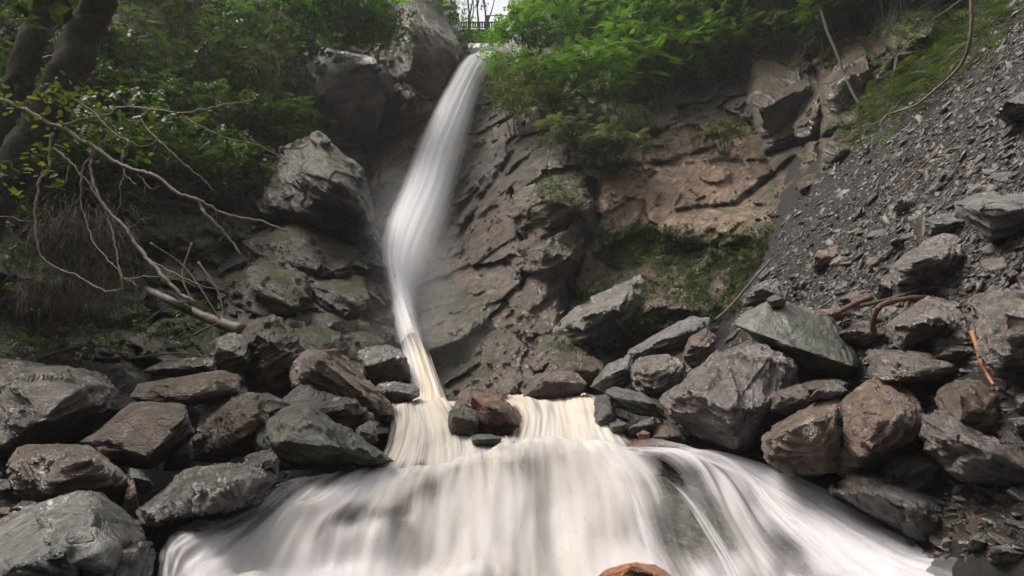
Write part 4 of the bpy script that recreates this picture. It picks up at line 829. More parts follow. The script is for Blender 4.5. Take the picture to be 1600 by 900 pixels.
def plant(base, w, h, mat, kind='ash', flen=.4, clumps=26, per=9, label='', cat='shrub', group=None, stems=5, lean=(0, 0), name='shrub', bare=.35, dep=None, stemr=.02, stemmat='stem'):
    base = np.asarray(base, float); root = empty(name, base, label, cat, group); dep = dep or w
    C_ = []
    while len(C_) < clumps:
        u = rng.uniform(-1, 1, 3)
        if (u ** 2).sum() > 1 or (u ** 2).sum() < .12: continue
        z = bare + (1 - bare) * (u[2] * .5 + .5); k = 1.0 - .35 * abs(u[2])
        C_.append([u[0] * w / 2 * k + lean[0] * z * h, u[1] * dep / 2 * k + lean[1] * z * h, z * h, rng.uniform(.10, .22) * w])
    C_ = np.array(C_); mb = MB()
    tops = C_[rng.permutation(len(C_))[:stems]]
    for q in tops:
        a = np.array([rng.normal(0, .04 * w), rng.normal(0, .04 * w), -.25]); e = q[:3]
        m1 = a * .45 + e * .55 * (.75, .75, 1) + rng.normal(0, .03 * h, 3)
        P = catmull(np.array([a, a * .7 + m1 * .3 + rng.normal(0, .02 * h, 3), m1, e]), 12)
        mb.tube(P + base, np.linspace(stemr, stemr * .3, 12), 5)
        for r_ in range(3):
            j = C_[rng.integers(len(C_))]; k = rng.integers(4, 10)
            if np.linalg.norm(j[:3] - P[k]) < .6 * h: mb.tube(catmull(np.array([P[k], (P[k] + j[:3]) / 2 + rng.normal(0, .03 * h, 3), j[:3]]), 7) + base, np.linspace(stemr * .5, stemr * .15, 7), 4)
    mb.build('trunk', M[stemmat], parent=root, origin=base)
    C_[:, :3] += base
    crown_mesh('crown', C_, kind, flen, per, M[mat], root, base)
    return root
def on_gorge(px, py, off=.2): return at(px, py, gorge_depth(px, py) - off)
def on_hill(px, py, off=.2): return at(px, py, hill_depth(px, py) - off)

# right slope: tiers of maple and ash above the pale wall
for (px, py, w, h, mat, kind, fl_, n, lab) in [
 (826,118,2.2,3.2,'leaf_lit','maple',.34,40,'bright yellow-green maple right of the waterfall lip'),
 (872,72,4.0,4.2,'leaf_lit','maple',.36,44,'bright green maple high on the slope above the lip-side maple'),
 (905,110,4.0,3.6,'leaf_mid','ash',.46,40,'layered green ash with light tips beside the bright maple'),
 (965,70,4.6,3.6,'leaf_lit','ash',.5,44,'tall light green ash, top centre-right, with tiered sprays'),
 (870,195,3.0,2.6,'leaf_mid','ash',.42,34,'drooping ash sapling with pale sprays over the wet ribbed rock'),
 (945,185,3.4,2.6,'leaf_mid','ash',.46,36,'spreading ash shrub above the grey-leaved bush'),
 (1030,170,3.4,2.8,'leaf_mid','ash',.42,34,'ash shrub hanging over the left end of the pale wall'),
 (1095,150,3.4,2.6,'leaf_mid','ash',.40,34,'green shrub leaning out over the middle of the pale wall'),
 (1040,70,4.0,3.2,'leaf_shaded','maple',.36,36,'dark maple behind the thin leaning sapling stem'),
 (1130,60,4.4,3.4,'leaf_shaded','maple',.36,36,'shaded dark green maple high above the pale wall'),
 (1200,80,3.6,3.0,'leaf_shaded','ash',.4,30,'dark shrub at the top of the brown jointed wall'),
 (1280,50,4.0,3.0,'leaf_shaded','maple',.36,30,'dark broad bush around the thin grey trunk, upper right'),
 (1370,20,3.6,2.6,'leaf_shaded','ash',.4,26,'dark overhanging shrub above the squared cliff blocks'),
 (810,205,2.6,2.4,'leaf_olive','fine',.4,40,'fine-leaved olive bush on the rib right of the waterfall'),
 (845,225,1.8,2.0,'leaf_olive','fine',.36,26,'thin olive saplings with bare pale stems on the ribbed rock'),
 (784,150,1.8,2.0,'leaf_lit','fine',.34,30,'feathery bright green bush touching the right edge of the fall'),
 (905,250,1.9,1.4,'leaf_grey','ash',.34,24,'grey-green leafy bush at the corner of the cliff'),
 (945,270,2.0,1.3,'leaf_grey','ash',.36,24,'grey-green bush hanging lowest beside the pale wall'),
 (985,225,1.5,1.2,'leaf_grey','fine',.3,20,'small wispy grey bush at the edge of the pale wall'),
 (1130,235,1.5,.9,'leaf_olive','fine',.28,20,'low herb tuft growing on the pale wall')]:
    plant(on_gorge(px, py), w, h, mat, kind, fl_, n, 10, lab, 'bush' if h < 2.2 else 'tree', name='shrub' if h < 2.2 else 'young_tree', stemr=.03 if h > 2 else .015)
for k, (px, py, w) in enumerate([(1060,115,3.4),(1120,110,3.4),(1175,125,3.0),(1010,120,3.4),(1235,60,3.2),(1330,40,3.0),(1400,25,2.8),(1180,30,3.6),(1090,30,3.8),(1440,-5,2.6),(1290,95,2.2),(1160,75,3.4),(985,140,2.8)]):
    plant(on_gorge(px, py), w, 2.8, 'leaf_shaded' if px > 1050 else 'leaf_mid', ['ash', 'maple'][k % 2], .38, 32, 9, 'leafy bush in the shaded thicket above the brown right wall', 'bush', 'bushes of the thicket above the right wall', name='forest_shrub')  # shade towards the right painted by the darker leaf colour
# upper slope, further back, two rows
for k, (px, py) in enumerate([(860,10),(930,20),(1000,5),(1080,0),(1160,5),(1230,-5),(1330,-20),(1420,-10),(1470,-30)]):
    plant(on_gorge(px, py), 4.6, 4.0, 'leaf_mid' if k < 2 else 'leaf_shaded', 'maple', .38, 34, 9, 'leafy tree in the dark wood along the top of the right wall', 'tree', 'trees in the wood above the right wall', name='forest_tree', stemr=.05)  # lighter leaves near the gap, shaded leaf colour for the rest
# left of the lip
for (px, py, w, h, mat, kind, lab) in [
 (655,40,2.6,2.4,'leaf_mid','fine','green bush on top of the reddish rock by the lip'),
 (688,66,2.0,1.9,'leaf_lit','fine','bright bush hanging beside the gap of sky, left of the bridge'),
 (606,75,2.0,1.6,'leaf_mid','fine','small green bush between the upper left block and the reddish rock'),
 (598,30,2.6,2.4,'leaf_lit','maple','bright bush behind the upper left block'),
 (622,20,3.0,2.8,'leaf_mid','maple','leafy bush above the reddish rock, left side'),
 (672,10,2.4,2.6,'leaf_lit','fine','bright leafy tree top left of the white sky')]:
    plant(on_gorge(px, py, .8), w, h, mat, kind, .34, 34, 10, lab, 'bush', name='shrub')
for (px, py, w, h, mat, kind, lab) in [
 (592,84,2.8,1.5,'leaf_mid','fine','mossy olive bush on the edge of the upper left block'),
 (535,85,3.0,2.2,'leaf_lit','maple','bright green maple on top of the upper left block'),
 (485,60,3.8,2.8,'leaf_lit','maple','maple with lit sprays left of the upper left block'),
 (570,30,3.2,2.8,'leaf_lit','maple','light green maple top, between block and reddish rock')]:
    plant(at(px, py, 21.3), w, h, mat, kind, .38, 44, 11, lab, 'tree', name='young_tree')
# dark wood on the left hillside
k = 0
for (px, py) in [(430,110),(375,90),(320,100),(270,80),(450,30),(390,20),(330,10),(260,20),(200,30),(140,60),(470,180),(420,200),(370,180),(320,190),(260,180),(200,170),(150,160),
                 (480,250),(440,270),(390,260),(340,270),(280,260),(230,260),(170,250),(100,240),(360,330),(300,330),(240,320),(180,330),(110,320),(50,300),(10,200),(10,320),(30,80),(90,110)]:
    bright = py < 120 and px > 300  # lighter leaf colour paints in light near the open top
    plant(on_hill(px, py), rng.uniform(2.2, 3.4), rng.uniform(1.8, 3.0), ('leaf_mid' if bright else 'leaf_shaded') if rng.random() < .8 else 'leaf_olive', ['ash', 'maple', 'fine'][k % 3], .34, 26, 8,
          'leafy bush in the dark wood on the left hillside' if k % 2 else 'dark shrub crowded among others on the left hillside', 'bush', 'bushes of the dark wood on the left hillside', name='forest_shrub'); k += 1
# slim trunks among them
for k, (a, b) in enumerate([((318,-20),(316,70)),((350,20),(345,90)),((437,90),(430,170)),((420,60),(418,150)),((462,60),(450,150)),((400,100),(402,175))]):
    d = hill_depth(b[0], b[1]) - 1.2; mb = MB(); P = catmull(np.array([at(b[0], b[1] + 25, d), at((a[0] + b[0]) / 2 + 3, (a[1] + b[1]) / 2, d), at(*a, d + .2)]), 14)
    mb.tube(P, np.linspace(.085, .05, 14), 7, .25, k); o = mb.build('bare_tree', M['stem'], origin=P[0])
    tag(o, 'slim bare trunk standing in the dark wood on the left hillside', 'tree', 'slim trunks on the left hillside')

# low growth that nobody could count
def cover(label, cat, spots, mat, kind, flen, per_m=40, name='ground_cover', zlift=.05):
    P = []
    for (x0, y0, x1, y1, n, fn) in spots:
        for _ in range(n):
            # patches thicken where noise is high
            px, py = rng.uniform(x0, x1), rng.uniform(y0, y1)
            if pn(np.array([[px / 38., py / 26., 1.7]]))[0] < rng.uniform(-.5, .25): continue
            P.append(fn(px, py))
    P = np.array(P); TV, TF = TEMPL[kind]; m = len(P)
    V, F = inst(TV, TF, rotmats(m, .5) * (flen * rng.uniform(.5, 1.3, m))[:, None, None], P + (0, 0, zlift))
    o = mesh(name, V, F, M[mat], smooth=False, attrs={'tint': np.clip(np.repeat(rng.uniform(0, 1, m), len(TV)), 0, 1)})
    tag(o, label, cat, kind='stuff')
cover('low green herbs creeping over the ledges below the pale wall', 'herbs', [(940,355,1080,415,1300,on_gorge),(1040,385,1210,490,1500,on_gorge),(895,400,990,540,1100,on_gorge),(1130,350,1290,430,500,on_gorge),(830,285,905,320,250,lambda x, y: on_gorge(x, y, 1.2)),(980,440,1110,520,600,lambda x, y: on_gorge(x, y, .9))], 'leaf_moss', 'fine', .22)
cover('dull dark herbs mixed into the ledge growth below the pale wall', 'herbs', [(930,350,1220,500,3000,on_gorge),(860,380,960,560,900,on_gorge)], 'leaf_olive', 'fine', .17)
cover('grey-green trailing plants on the pale wall', 'trailing plants', [(960,200,1060,270,300,on_gorge),(1100,230,1160,270,140,on_gorge),(840,270,960,320,300,on_gorge)], 'leaf_olive', 'fine', .2)
cover('bright herbs around the lip of the fall', 'herbs', [(640,20,730,70,400,lambda x, y: on_gorge(x, y, .5)),(770,80,860,170,700,on_gorge)], 'leaf_lit', 'fine', .3)
cover('dark ivy and leaf litter plants over the left hillside', 'ivy', [(-60,-40,520,360,5200,on_hill),(0,360,420,560,1200,lambda x, y: at(x, y, min(hill_depth(x, y), on_ground(x, y) or 99) - .1))], 'leaf_shaded', 'fine', .34)
cover('dark creepers in the shade of the right wood', 'creepers', [(900,-40,1500,110,3000,on_gorge)], 'leaf_shaded', 'fine', .36)
def on_scree(px, py):
    g = on_ground(px, py); return at(px, py, min(g or 99, gorge_depth(min(px, 1655), py)) - .1)
P_ = []
# ferny green strip between cliff and scree
def strip():
    P = []
    for _ in range(1100):
        t = rng.random(); px = 1340 + 240 * t + rng.normal(0, 22); py = 205 - 205 * t + rng.normal(0, 20)
        P.append(on_scree(px, py))
    P = np.array(P); TV, TF = TEMPL['fern']; m = len(P)
    V, F = inst(TV, TF, rotmats(m, .45) * (.5 * rng.uniform(.5, 1.2, m))[:, None, None], P + (0, 0, .1))
    tag(mesh('fern_strip', V, F, M['leaf_moss'], smooth=False, attrs={'tint': np.repeat(rng.uniform(.2, 1, m), len(TV))}), 'strip of feathery green ferns between the cliff and the scree', 'ferns', kind='stuff')
strip()

# big mossy double-trunked tree at the left edge, its crown above the picture
tb = at(-90, 520, 8.3); tree = empty('broadleaf_tree', tb, 'dark mossy tree with two thick leaning trunks at the left edge', 'tree')
for k, (pts, r0, r1) in enumerate([([(-90,530,8.3),(-60,330,8.4),(0,215,8.5),(35,110,8.5),(62,30,8.6),(85,-40,8.6),(125,-170,8.8)], .20, .13),
                      ([(-80,540,8.2),(-30,350,8.2),(35,245,8.2),(92,140,8.2),(128,60,8.3),(165,-25,8.3),(215,-170,8.6)], .26, .19)]):
    mb = MB(); P = catmull(np.array([at(*q) for q in pts]), 60); mb.tube(P, np.linspace(r0, r1, 60), 24, .28, k * 9)
    if k: mb.tube(catmull(np.array([at(112,40,8.2), at(100,0,8.0), at(85,-60,7.8)]), 10), np.linspace(.06, .03, 10), 7, .2)
    mb.build('trunk', M['bark'], parent=tree, origin=tb)
cl = []
for _ in range(60):
    cl.append(list(at(rng.uniform(-250, 330), rng.uniform(-420, -60), rng.uniform(6.5, 11))) + [rng.uniform(.5, .9)])
crown_mesh('crown', np.array(cl), 'maple', .42, 12, M['leaf_shaded'], tree, tb)

# hanging bare branch with yellow-green leaves
BR = [([(-40,142),(0,155),(40,173),(77,193),(100,200),(123,217),(153,233),(180,253),(213,267),(247,277),(277,300),(310,313),(333,325),(360,337),(400,343),(448,361)], 5.0, 1.8),
 ([(310,313),(317,330),(337,350),(353,367),(377,398)], 3.2, 1.8),
 ([(173,203),(153,230),(143,260),(153,300),(170,330),(197,357),(210,380),(233,407),(253,430),(280,457),(307,473)], 2.2, 3.4),
 ([(100,160),(117,157),(147,177),(167,197),(183,212),(200,220),(193,233),(192,257),(200,277),(213,290)], 2.2, 1.2),
 ([(200,220),(220,228),(245,222),(262,224)], 1.2, .6),
 ([(100,197),(127,187),(170,178),(180,168),(200,166),(233,170),(253,173),(287,177),(320,172),(353,163),(383,158),(397,153)], 2.4, .9),
 ([(236,171),(220,183),(227,200),(247,218),(267,237),(290,258),(313,277),(335,298)], 1.9, .8),
 ([(283,177),(300,190),(333,207),(360,217),(400,225),(445,248)], 1.6, .7),
 ([(80,207),(75,233),(77,260),(63,283),(62,300),(57,323),(57,360),(63,397),(77,413),(100,423),(127,435),(147,447),(170,455),(190,452)], 2.6, 1.2),
 ([(83,230),(103,247),(120,263),(133,280),(147,300),(163,330),(173,360),(182,397),(187,420),(193,437),(192,452)], 2.0, 1.1),
 ([(153,233),(133,260),(128,290),(127,300),(125,320),(137,357),(147,380),(167,403),(187,423),(195,435),(217,447)], 1.9, .8),
 ([(110,257),(100,283),(83,293),(67,290)], 1.4, .7), ([(213,267),(233,293),(250,290)], 1.2, .6), ([(193,257),(190,285),(188,300),(184,330)], 1.1, .6),
 ([(350,218),(352,228),(346,232)], 1.0, .5), ([(380,222),(392,238),(400,240)], .9, .4), ([(247,218),(243,232)], .9, .4), ([(265,236),(262,258)], 1.0, .5),
 ([(0,338),(20,340),(40,346),(55,345)], 1.0, .6), ([(200,357),(220,345),(235,340)], .8, .4), ([(233,407),(300,440),(340,452),(355,450)], 1.3, .6), ([(195,435),(260,433),(320,452)], 1.0, .5)]
hb = at(-40, 142, 6.6); hang = empty('bare_branch', hb, 'pale bare branching bough reaching in from the left edge with few yellow-green leaves', 'branch')
for k, (pts, r0, r1) in enumerate(BR):
    n = len(pts); ph = rng.uniform(0, 6); P = np.array([at(x, y, 6.6 + .12 * math.sin(x / 60. + ph * 0) - .0008 * y) for x, y in pts]); P = catmull(P, n * 6); jj = np.stack([fbm(np.c_[P[:, 0] * 14, P[:, 2] * 14, P[:, 0] * 0 + q_ * 9 + k], 3) for q_ in range(3)], 1); P = P + jj * .016
    P[:, 1] += .02 * np.sin(np.linspace(0, 9, len(P)) + k)
    mb = MB(); mb.tube(P, np.linspace(r0, r1, len(P)) * mpp(6.6) * .9, 7, .35, k)
    for _ in range(max(2, n // 2)):
        a_ = P[rng.integers(2, len(P) - 2)]; t_ = rng.normal(0, 1, 3) * (1, .5, 1); t_[2] -= .4; t_ *= rng.uniform(.05, .16) / np.linalg.norm(t_); mb.tube(catmull(np.array([a_, a_ + t_ * .5 + rng.normal(0, .012, 3), a_ + t_]), 6), np.linspace(.0032, .0012, 6), 4)
    mb.build('bough' if k == 0 else 'side_branch', M['branch'], parent=hang, origin=hb)
LV = np.array([[0, 0, 0], [.25, .24, .05], [.6, .27, .05], [1, 0, -.08], [.6, -.27, .05], [.25, -.24, .05]]); LF = np.array([[0, 1, 2], [0, 2, 3], [0, 3, 4], [0, 4, 5]])
def leaves_at(spots, size, name, mat, parent, origin, d=6.5):
    P = []
    for (cx, cy_, sx, sy, n) in spots:
        for _ in range(n): P.append(at(rng.normal(cx, sx), rng.normal(cy_, sy), d + rng.normal(0, .12)))
    P = np.array(P); m = len(P); V, F = inst(LV, LF, rotmats(m, .55) * (size * rng.uniform(.6, 1.25, m))[:, None, None], P)
    return mesh(name, V, F, mat, parent=parent, origin=origin, smooth=False, attrs={'tint': np.repeat(np.clip(rng.normal(.45, .25, m), 0, 1), len(LV))})
leaves_at([(60,145,25,14,34),(100,148,30,10,30),(145,155,15,8,14),(25,165,14,10,12),(70,185,22,8,16),(60,230,14,10,18),(35,275,18,14,18),(45,250,10,10,8),(110,165,30,18,16),(150,205,14,5,8),(115,225,20,8,10),
           (240,195,8,6,7),(222,215,16,4,8),(160,225,6,3,4),(210,245,16,5,10),(240,160,3,4,4),(270,175,3,3,2),(75,275,20,16,14),(5,262,10,8,8),(25,310,8,8,5)], .085, 'leaf', M['leaf_near'], hang, hb)
tag(bpy.data.objects['leaf'], kind='stuff')

def stick(label, cat, pts, r0, r1, mat, name, bump=.25, ns=9, group=None, side=()):
    P = catmull(np.array([at(*q) for q in pts]), len(pts) * 8); dm = pts[len(pts) // 2][2]
    mb = MB(); mb.tube(P, np.linspace(r0, r1, len(P)) * mpp(dm), ns, bump, len(label)); 
    for sp, a, b in side: mb.tube(catmull(np.array([at(*q) for q in sp]), len(sp) * 6), np.linspace(a, b, len(sp) * 6) * mpp(dm), 6, bump)
    return tag(mb.build(name, M[mat], origin=P.mean(0)), label, cat, group)
gd = lambda x, y, o=.1: (on_ground(x, y) or 12) - o
stick('weathered grey log lying down to the mossy brown block on the left', 'log', [(205,440,gd(205,470)),(250,462,10.6),(300,487,10.3),(340,503,10.1),(378,516,9.8)], 5, 9, 'log', 'fallen_log', .18, 12)
for k, pts in enumerate([[(225,505,9.6),(260,480,9.8),(300,470,9.9)],[(300,525,9.4),(330,510,9.5),(345,505,9.6)],[(235,380,10.5),(290,420,10.5),(345,500,10)],[(310,410,10.6),(340,455,10.3),(352,505,10)],[(60,560,9),(130,540,9.3),(210,548,9.4)],[(200,560,9),(280,552,9),(330,560,9)],[(300,380,11),(285,430,10.7),(300,470,10.3)]]):
    stick('thin dark dead stick lying on the left bank by the weathered log', 'stick', pts, 2.0, .9, 'twig', 'dead_stick', group='dead sticks around the fallen log')
# drooping dry brush
for (x0, x1, y, dl, n, lab) in [(60,200,350,75,150,'upper mat of drooping dry brown brush on the left bank'), (40,200,440,85,190,'lower mat of drooping dry brown brush above the dark left boulder')]:
    mb = MB()
    for _ in range(n * 3):
        x = rng.uniform(x0 - 10, x1 + 10); yy = y + rng.normal(0, 20) + abs(x - (x0 + x1) / 2) * .2; d = 9.4 + rng.normal(0, .25); dx = rng.normal(-12, 30); L_ = dl * rng.uniform(.5, 1.1)
        mb.tube(catmull(np.array([at(x, yy, d + .5), at(x + dx * .4, yy - 6, d), at(x + dx, yy + L_ * .4, d - .2), at(x + dx * 1.35, yy + L_, d - .1)]), 8), np.linspace(.0030, .0014, 8), 3)
    tag(mb.build('dry_brush', M['twig']), lab, 'dry brush')
# right side
stick('thin pale root curving down from the top right over the scree', 'root', [(1517,-30,10.2),(1518,30,10.3),(1515,65,10.4),(1505,95,10.6),(1485,120,10.8),(1470,133,11),(1440,158,11.3),(1425,167,11.5),(1400,175,11.7),(1385,180,11.8),(1370,192,11.9),(1330,199,12.1)], 3.0, .8, 'root', 'hanging_root', .2,
      side=[([(1440,158,11.3),(1450,160,11.2),(1455,166,11.2)], 1, .5), ([(1387,180,11.8),(1377,190,11.8),(1375,198,11.8)], 1.4, .6), ([(1508,68,10.5),(1490,82,10.6),(1475,98,10.7)], 1.2, .5), ([(1512,-8,10.3),(1485,12,10.4),(1458,30,10.5)], 1.4, .6)])
stick('thin grey trunk lying slanted against the jointed wall, upper right', 'tree', [(1272,-30,18.2),(1290,40,17.4),(1308,85,16.8),(1325,130,16.2),(1345,168,15.4)], 3.0, 2.0, 'darkstem', 'leaning_tree')
stick('slender pale sapling stem high above the pale wall', 'tree', [(1000,-30,21),(1004,20,20.8),(1008,50,20.6),(1016,75,20.4)], 1.8, 2.2, 'stem', 'sapling')
stick('long brown root lying down the scree slope', 'root', [(1395,300,gd(1395,300,.03)),(1420,280,gd(1420,280,.05)),(1455,248,gd(1455,248,.06)),(1488,222,gd(1488,222,.04))], 2.8, 1.6, 'rotten', 'root_log', .3)
stick('straight thin stick standing on the scree edge below the cliff herbs', 'stick', [(1118,500,12),(1140,480,12.2),(1170,445,12.6),(1205,405,12.9)], 2.4, 1.6, 'twig', 'dead_stick')
stick('dark branch lying across the right pile under the purple-grey slab', 'branch', [(1345,478,8.4),(1400,465,8.3),(1450,450,8.2),(1520,452,8.0),(1600,452,7.8),(1680,440,7.6)], 3.6, 2.6, 'bark', 'fallen_branch', .3, side=[([(1480,448,8.1),(1530,438,8),(1600,428,7.8),(1680,405,7.6)], 2.2, 1.4), ([(1545,452,8),(1590,432,7.8),(1640,420,7.7)], 2, 1)])
stick('rotten orange-brown log bent over the middle of the right pile', 'log', [(1366,525,8.3),(1364,500,8.2),(1376,478,8.1),(1410,468,8.1),(1450,466,8.1),(1482,480,8.0)], 4.6, 4.2, 'rotten', 'rotten_log', .35, 12)
stick('short rotten stick beside the bent rotten log', 'stick', [(1305,490,8.6),(1335,475,8.6),(1362,464,8.6)], 3.5, 5, 'rotten', 'dead_stick', .35)
stick('bright orange peeled stick wedged in the right pile', 'stick', [(1519,518,6.5),(1528,545,6.4),(1533,565,6.35),(1543,585,6.3),(1553,602,6.2)], 4.4, 2.6, 'orange', 'peeled_stick', .2)

# scree: loose shale
def shards(n, seed):
    r = np.random.default_rng(seed); out = []
    k = r.integers(5, 8); a = np.sort(r.uniform(0, 2 * math.pi, k)); rad = r.uniform(.6, 1, k)
    top = np.stack([np.cos(a) * rad, np.sin(a) * rad * .6, np.full(k, .5) + r.normal(0, .12, k)], 1); bot = top * (.95, .95, 0) + (.04, .03, -.5)
    V = np.concatenate([top, bot]) * (1, 1, .22); F = []
    for i in range(k): j = (i + 1) % k; F += [[i, i + k, j + k], [i, j + k, j]]
    for i in range(1, k - 1): F += [[0, i, i + 1], [k, k + i + 1, k + i]]
    return V, np.array(F)
SH = [shards(1, s) for s in range(8)]
slope_q = np.array(Matrix.Rotation(-math.atan(1.0), 3, 'Y'))
def ground_many(px, py):
    out = np.full(len(px), np.nan); d = np.linspace(2.5, 24, 420)
    for k in range(0, len(px), 2000):
        P = at(px[k:k + 2000, None], py[k:k + 2000, None], d[None]); m = P[..., 2] < ground_at(P[..., 0].ravel(), P[..., 1].ravel()).reshape(P.shape[:2])
        out[k:k + 2000] = np.where(m.any(1), d[m.argmax(1)], np.nan)
    return out
def scatter_shards(n, region, smin, smax, power, name, label, mat, tilt=.35, slope=True):
    Q = region(n); pick = rng.integers(0, len(SH), len(Q)); parts = [Q[pick == k] for k in range(len(SH))]
    VV, FF, TT, nn = [], [], [], 0
    for (TV, TF), P in zip(SH, parts):
        if not len(P): continue
        m = len(P); s = smin * (1 - rng.random(m) * (1 - (smin / smax) ** power)) ** (-1 / power)
        s = np.minimum(s, smax); Rm = rotmats(m, tilt)
        if slope: Rm = slope_q @ Rm
        V, F = inst(TV, TF, Rm * s[:, None, None] * rng.uniform(.7, 1.3, (m, 1, 3)), P); VV.append(V); FF.append(F + nn); nn += len(V)
    o = mesh(name, np.concatenate(VV), np.concatenate(FF), mat, smooth=False); tag(o, label, 'loose stones', kind='stuff'); return o
def pick(n, x0, x1, y0, y1, line=None):
    px, py = rng.uniform(x0, x1, n), rng.uniform(y0, y1, n)
    if line is not None:
        ln = np.interp(px, [1150, 1250, 1350, 1465, 1560, 1640], [500, 300, 200, 100, 0, -80])
        k = (py > ln - 5) & (rng.random(n) < sstep(-20, 110, py - ln) * .7 + line); px, py = px[k], py[k]
    g = ground_many(px, py); k = ~np.isnan(g); return at(px[k], py[k], g[k])
M['shard'] = M['shale']
scatter_shards(42000, lambda n: pick(n, 1150, 1860, -60, 560, .3), .022, .24, 1.6, 'shale_rubble', 'loose dark shale flakes covering the steep right slope', M['shale'])
scatter_shards(80000, lambda n: pick(n, 1140, 1860, -60, 540, 1.0), .020, .11, 1.5, 'shale_grit', 'fine dark shale grit covering the steep right slope', M['shale'])
scatter_shards(1500, lambda n: pick(n, 1370, 1640, 770, 876), .018, .10, 2.0, 'shingle', 'wet brown and grey shingle in the lower right corner', M['boulder_brown'], .3, False)
scatter_shards(3500, lambda n: pick(n, -40, 620, 560, 890), .03, .16, 1.9, 'bank_rubble', 'small stones and litter between the left bank boulders', M['boulder_brown'], .4, False)
scatter_shards(5000, lambda n: pick(n, 930, 1900, 540, 860), .03, .2, 1.7, 'pile_rubble', 'small stones filling the gaps of the right bank pile', M['boulder'], .4, False)
fill = []
for s in range(6):
    rs = np.random.default_rng(80 + s); pts = rs.normal(size=(12, 3)); pts /= np.linalg.norm(pts, axis=1)[:, None]; pts *= (1, .75, .5)
    fill.append(rock_mesh(pts, fol_frame(*rs.normal(size=3)), 4, 60, 1.2, s, 1.0)[:2])
fo = []
for (x0, y0, x1, y1, n, smax, lab, grp) in [(930,520,1640,760,95,.24,'small angular rock filling a gap in the right bank pile','small rocks in the right bank pile'), (-20,560,620,860,80,.2,'small wet brown rock filling a gap on the left bank','small rocks on the left bank'),(1150,430,1640,560,40,.3,'small angular rock at the foot of the scree','small rocks at the foot of the scree'),(1380,780,1640,872,26,.1,'small wet cobble on the shingle lower right','cobbles on the shingle')]:
    protos = [mesh('small_rock', V, F, M['boulder' if x0 > 900 else 'boulder_brown']) for V, F in fill]
    for i in range(n):
        o = protos[i] if i < 6 else protos[rng.integers(6)].copy()
        if i >= 6: COL.objects.link(o)
        g = None
        while not g: px, py = rng.uniform(x0, x1), rng.uniform(y0, y1); g = on_ground(px, py)
        s_ = smax * rng.uniform(.35, 1) ; p = at(px, py, g); o.location = (p[0], p[1], p[2] + s_ * .15)
        o.rotation_euler = (rng.normal(0, .4), rng.normal(0, .4), rng.uniform(0, 6.28)); o.scale = (s_,) * 3; g_ = rng.uniform(.7, 1.9); tint(o, (g_, g_ * rng.uniform(.85, 1), g_ * rng.uniform(.8, 1.05)))
        tag(o, lab, 'rock', grp)
# larger shale slabs, one by one
proto = []
for s in range(5):
    rs = np.random.default_rng(40 + s); a = np.sort(rs.uniform(0, 6.283, 7)); 
    pts = np.concatenate([np.stack([np.cos(a), np.sin(a) * .6, np.full(7, z) + rs.normal(0, .03, 7)], 1) * (q, q, 1) for z, q in ((.13, .9), (-.13, 1))])
    V, F, c = rock_mesh(pts, np.eye(3), 4, 60, 1.2, s, 1.0); proto.append((V, F))
cnt = 0
meshes = []
for q in range(400):
    if cnt >= 90: break
    px, py = rng.uniform(1230, 1610), rng.uniform(120, 560); line = np.interp(px, [1150, 1300, 1420, 1560, 1640], [490, 330, 210, 60, -30])
    if py < line + 40: continue
    g = on_ground(px, py)
    if not g: continue
    s = rng.uniform(.10, .26); p = at(px, py, g - .04)
    if len(meshes) < 5:
        V, F = proto[len(meshes)]; o = mesh('shale_slab', V, F, M['shale'], origin=(0, 0, 0)); meshes.append(o)
    else:
        o = meshes[rng.integers(5)].copy(); COL.objects.link(o)
    Rm = slope_q @ rotmats(1, .28)[0]
    o.rotation_euler = Matrix(Rm.tolist()).to_euler(); o.location = p; o.scale = (s, s, s * rng.uniform(.7, 1.3)); g_ = rng.uniform(.9, 2.0); tint(o, (g_, g_ * .97, g_ * rng.uniform(.95, 1.08)))
    tag(o, 'hand-sized flat shale slab lying loose on the steep right slope', 'rock slab', 'flat shale slabs on the right slope'); cnt += 1

# ------------------------------------------------------------------ footbridge in the gap above the lip, trees and bushes round it
D = 34.0
bl, br_ = at(712, 47, D), at(806, 47, D)
bridge = empty('footbridge', (bl + br_) / 2, 'small weathered wooden footbridge with railing crossing the gap of sky above the waterfall', 'bridge'); bo = (bl + br_) / 2
def boxm(a, b, name, mat, parent, origin, bev=.008):
    a, b = np.minimum(a, b), np.maximum(a, b); bm = bmesh.new(); bmesh.ops.create_cube(bm, size=1)
    for v in bm.verts: v.co = Vector([(a[i] + b[i]) / 2 - origin[i] + v.co[i] * (b[i] - a[i]) for i in range(3)])
    bmesh.ops.bevel(bm, geom=bm.edges[:], offset=bev, segments=1, affect='EDGES')
    me = bpy.data.meshes.new(name); bm.to_mesh(me); bm.free(); me.materials.append(mat); o = bpy.data.objects.new(name, me); COL.objects.link(o); o.parent = parent; return o
u = mpp(D); z47 = bl[2]; x0, x1 = bl[0], br_[0]
boxm((x0, D - .05, z47 - 2.0 * u), (x1, D + 1.3, z47 + 1.0 * u), 'deck', M['bridge'], bridge, bo)
for yy in (D - .09, D + 1.25):
    boxm((x0, yy, z47 + 12.2 * u), (x1, yy + .07, z47 + 14.0 * u), 'handrail', M['rail'], bridge, bo)
    boxm((x0, yy + .01, z47 + 2.2 * u), (x1, yy + .05, z47 + 3.4 * u), 'lower_rail', M['bridge'], bridge, bo)
    for k in range(26):
        x = x0 + (k + .5) * (x1 - x0) / 26; boxm((x - .045, yy + .015, z47 + 2.5 * u), (x + .045, yy + .045, z47 + 12.5 * u), 'baluster', M['bridge'], bridge, bo, .004)
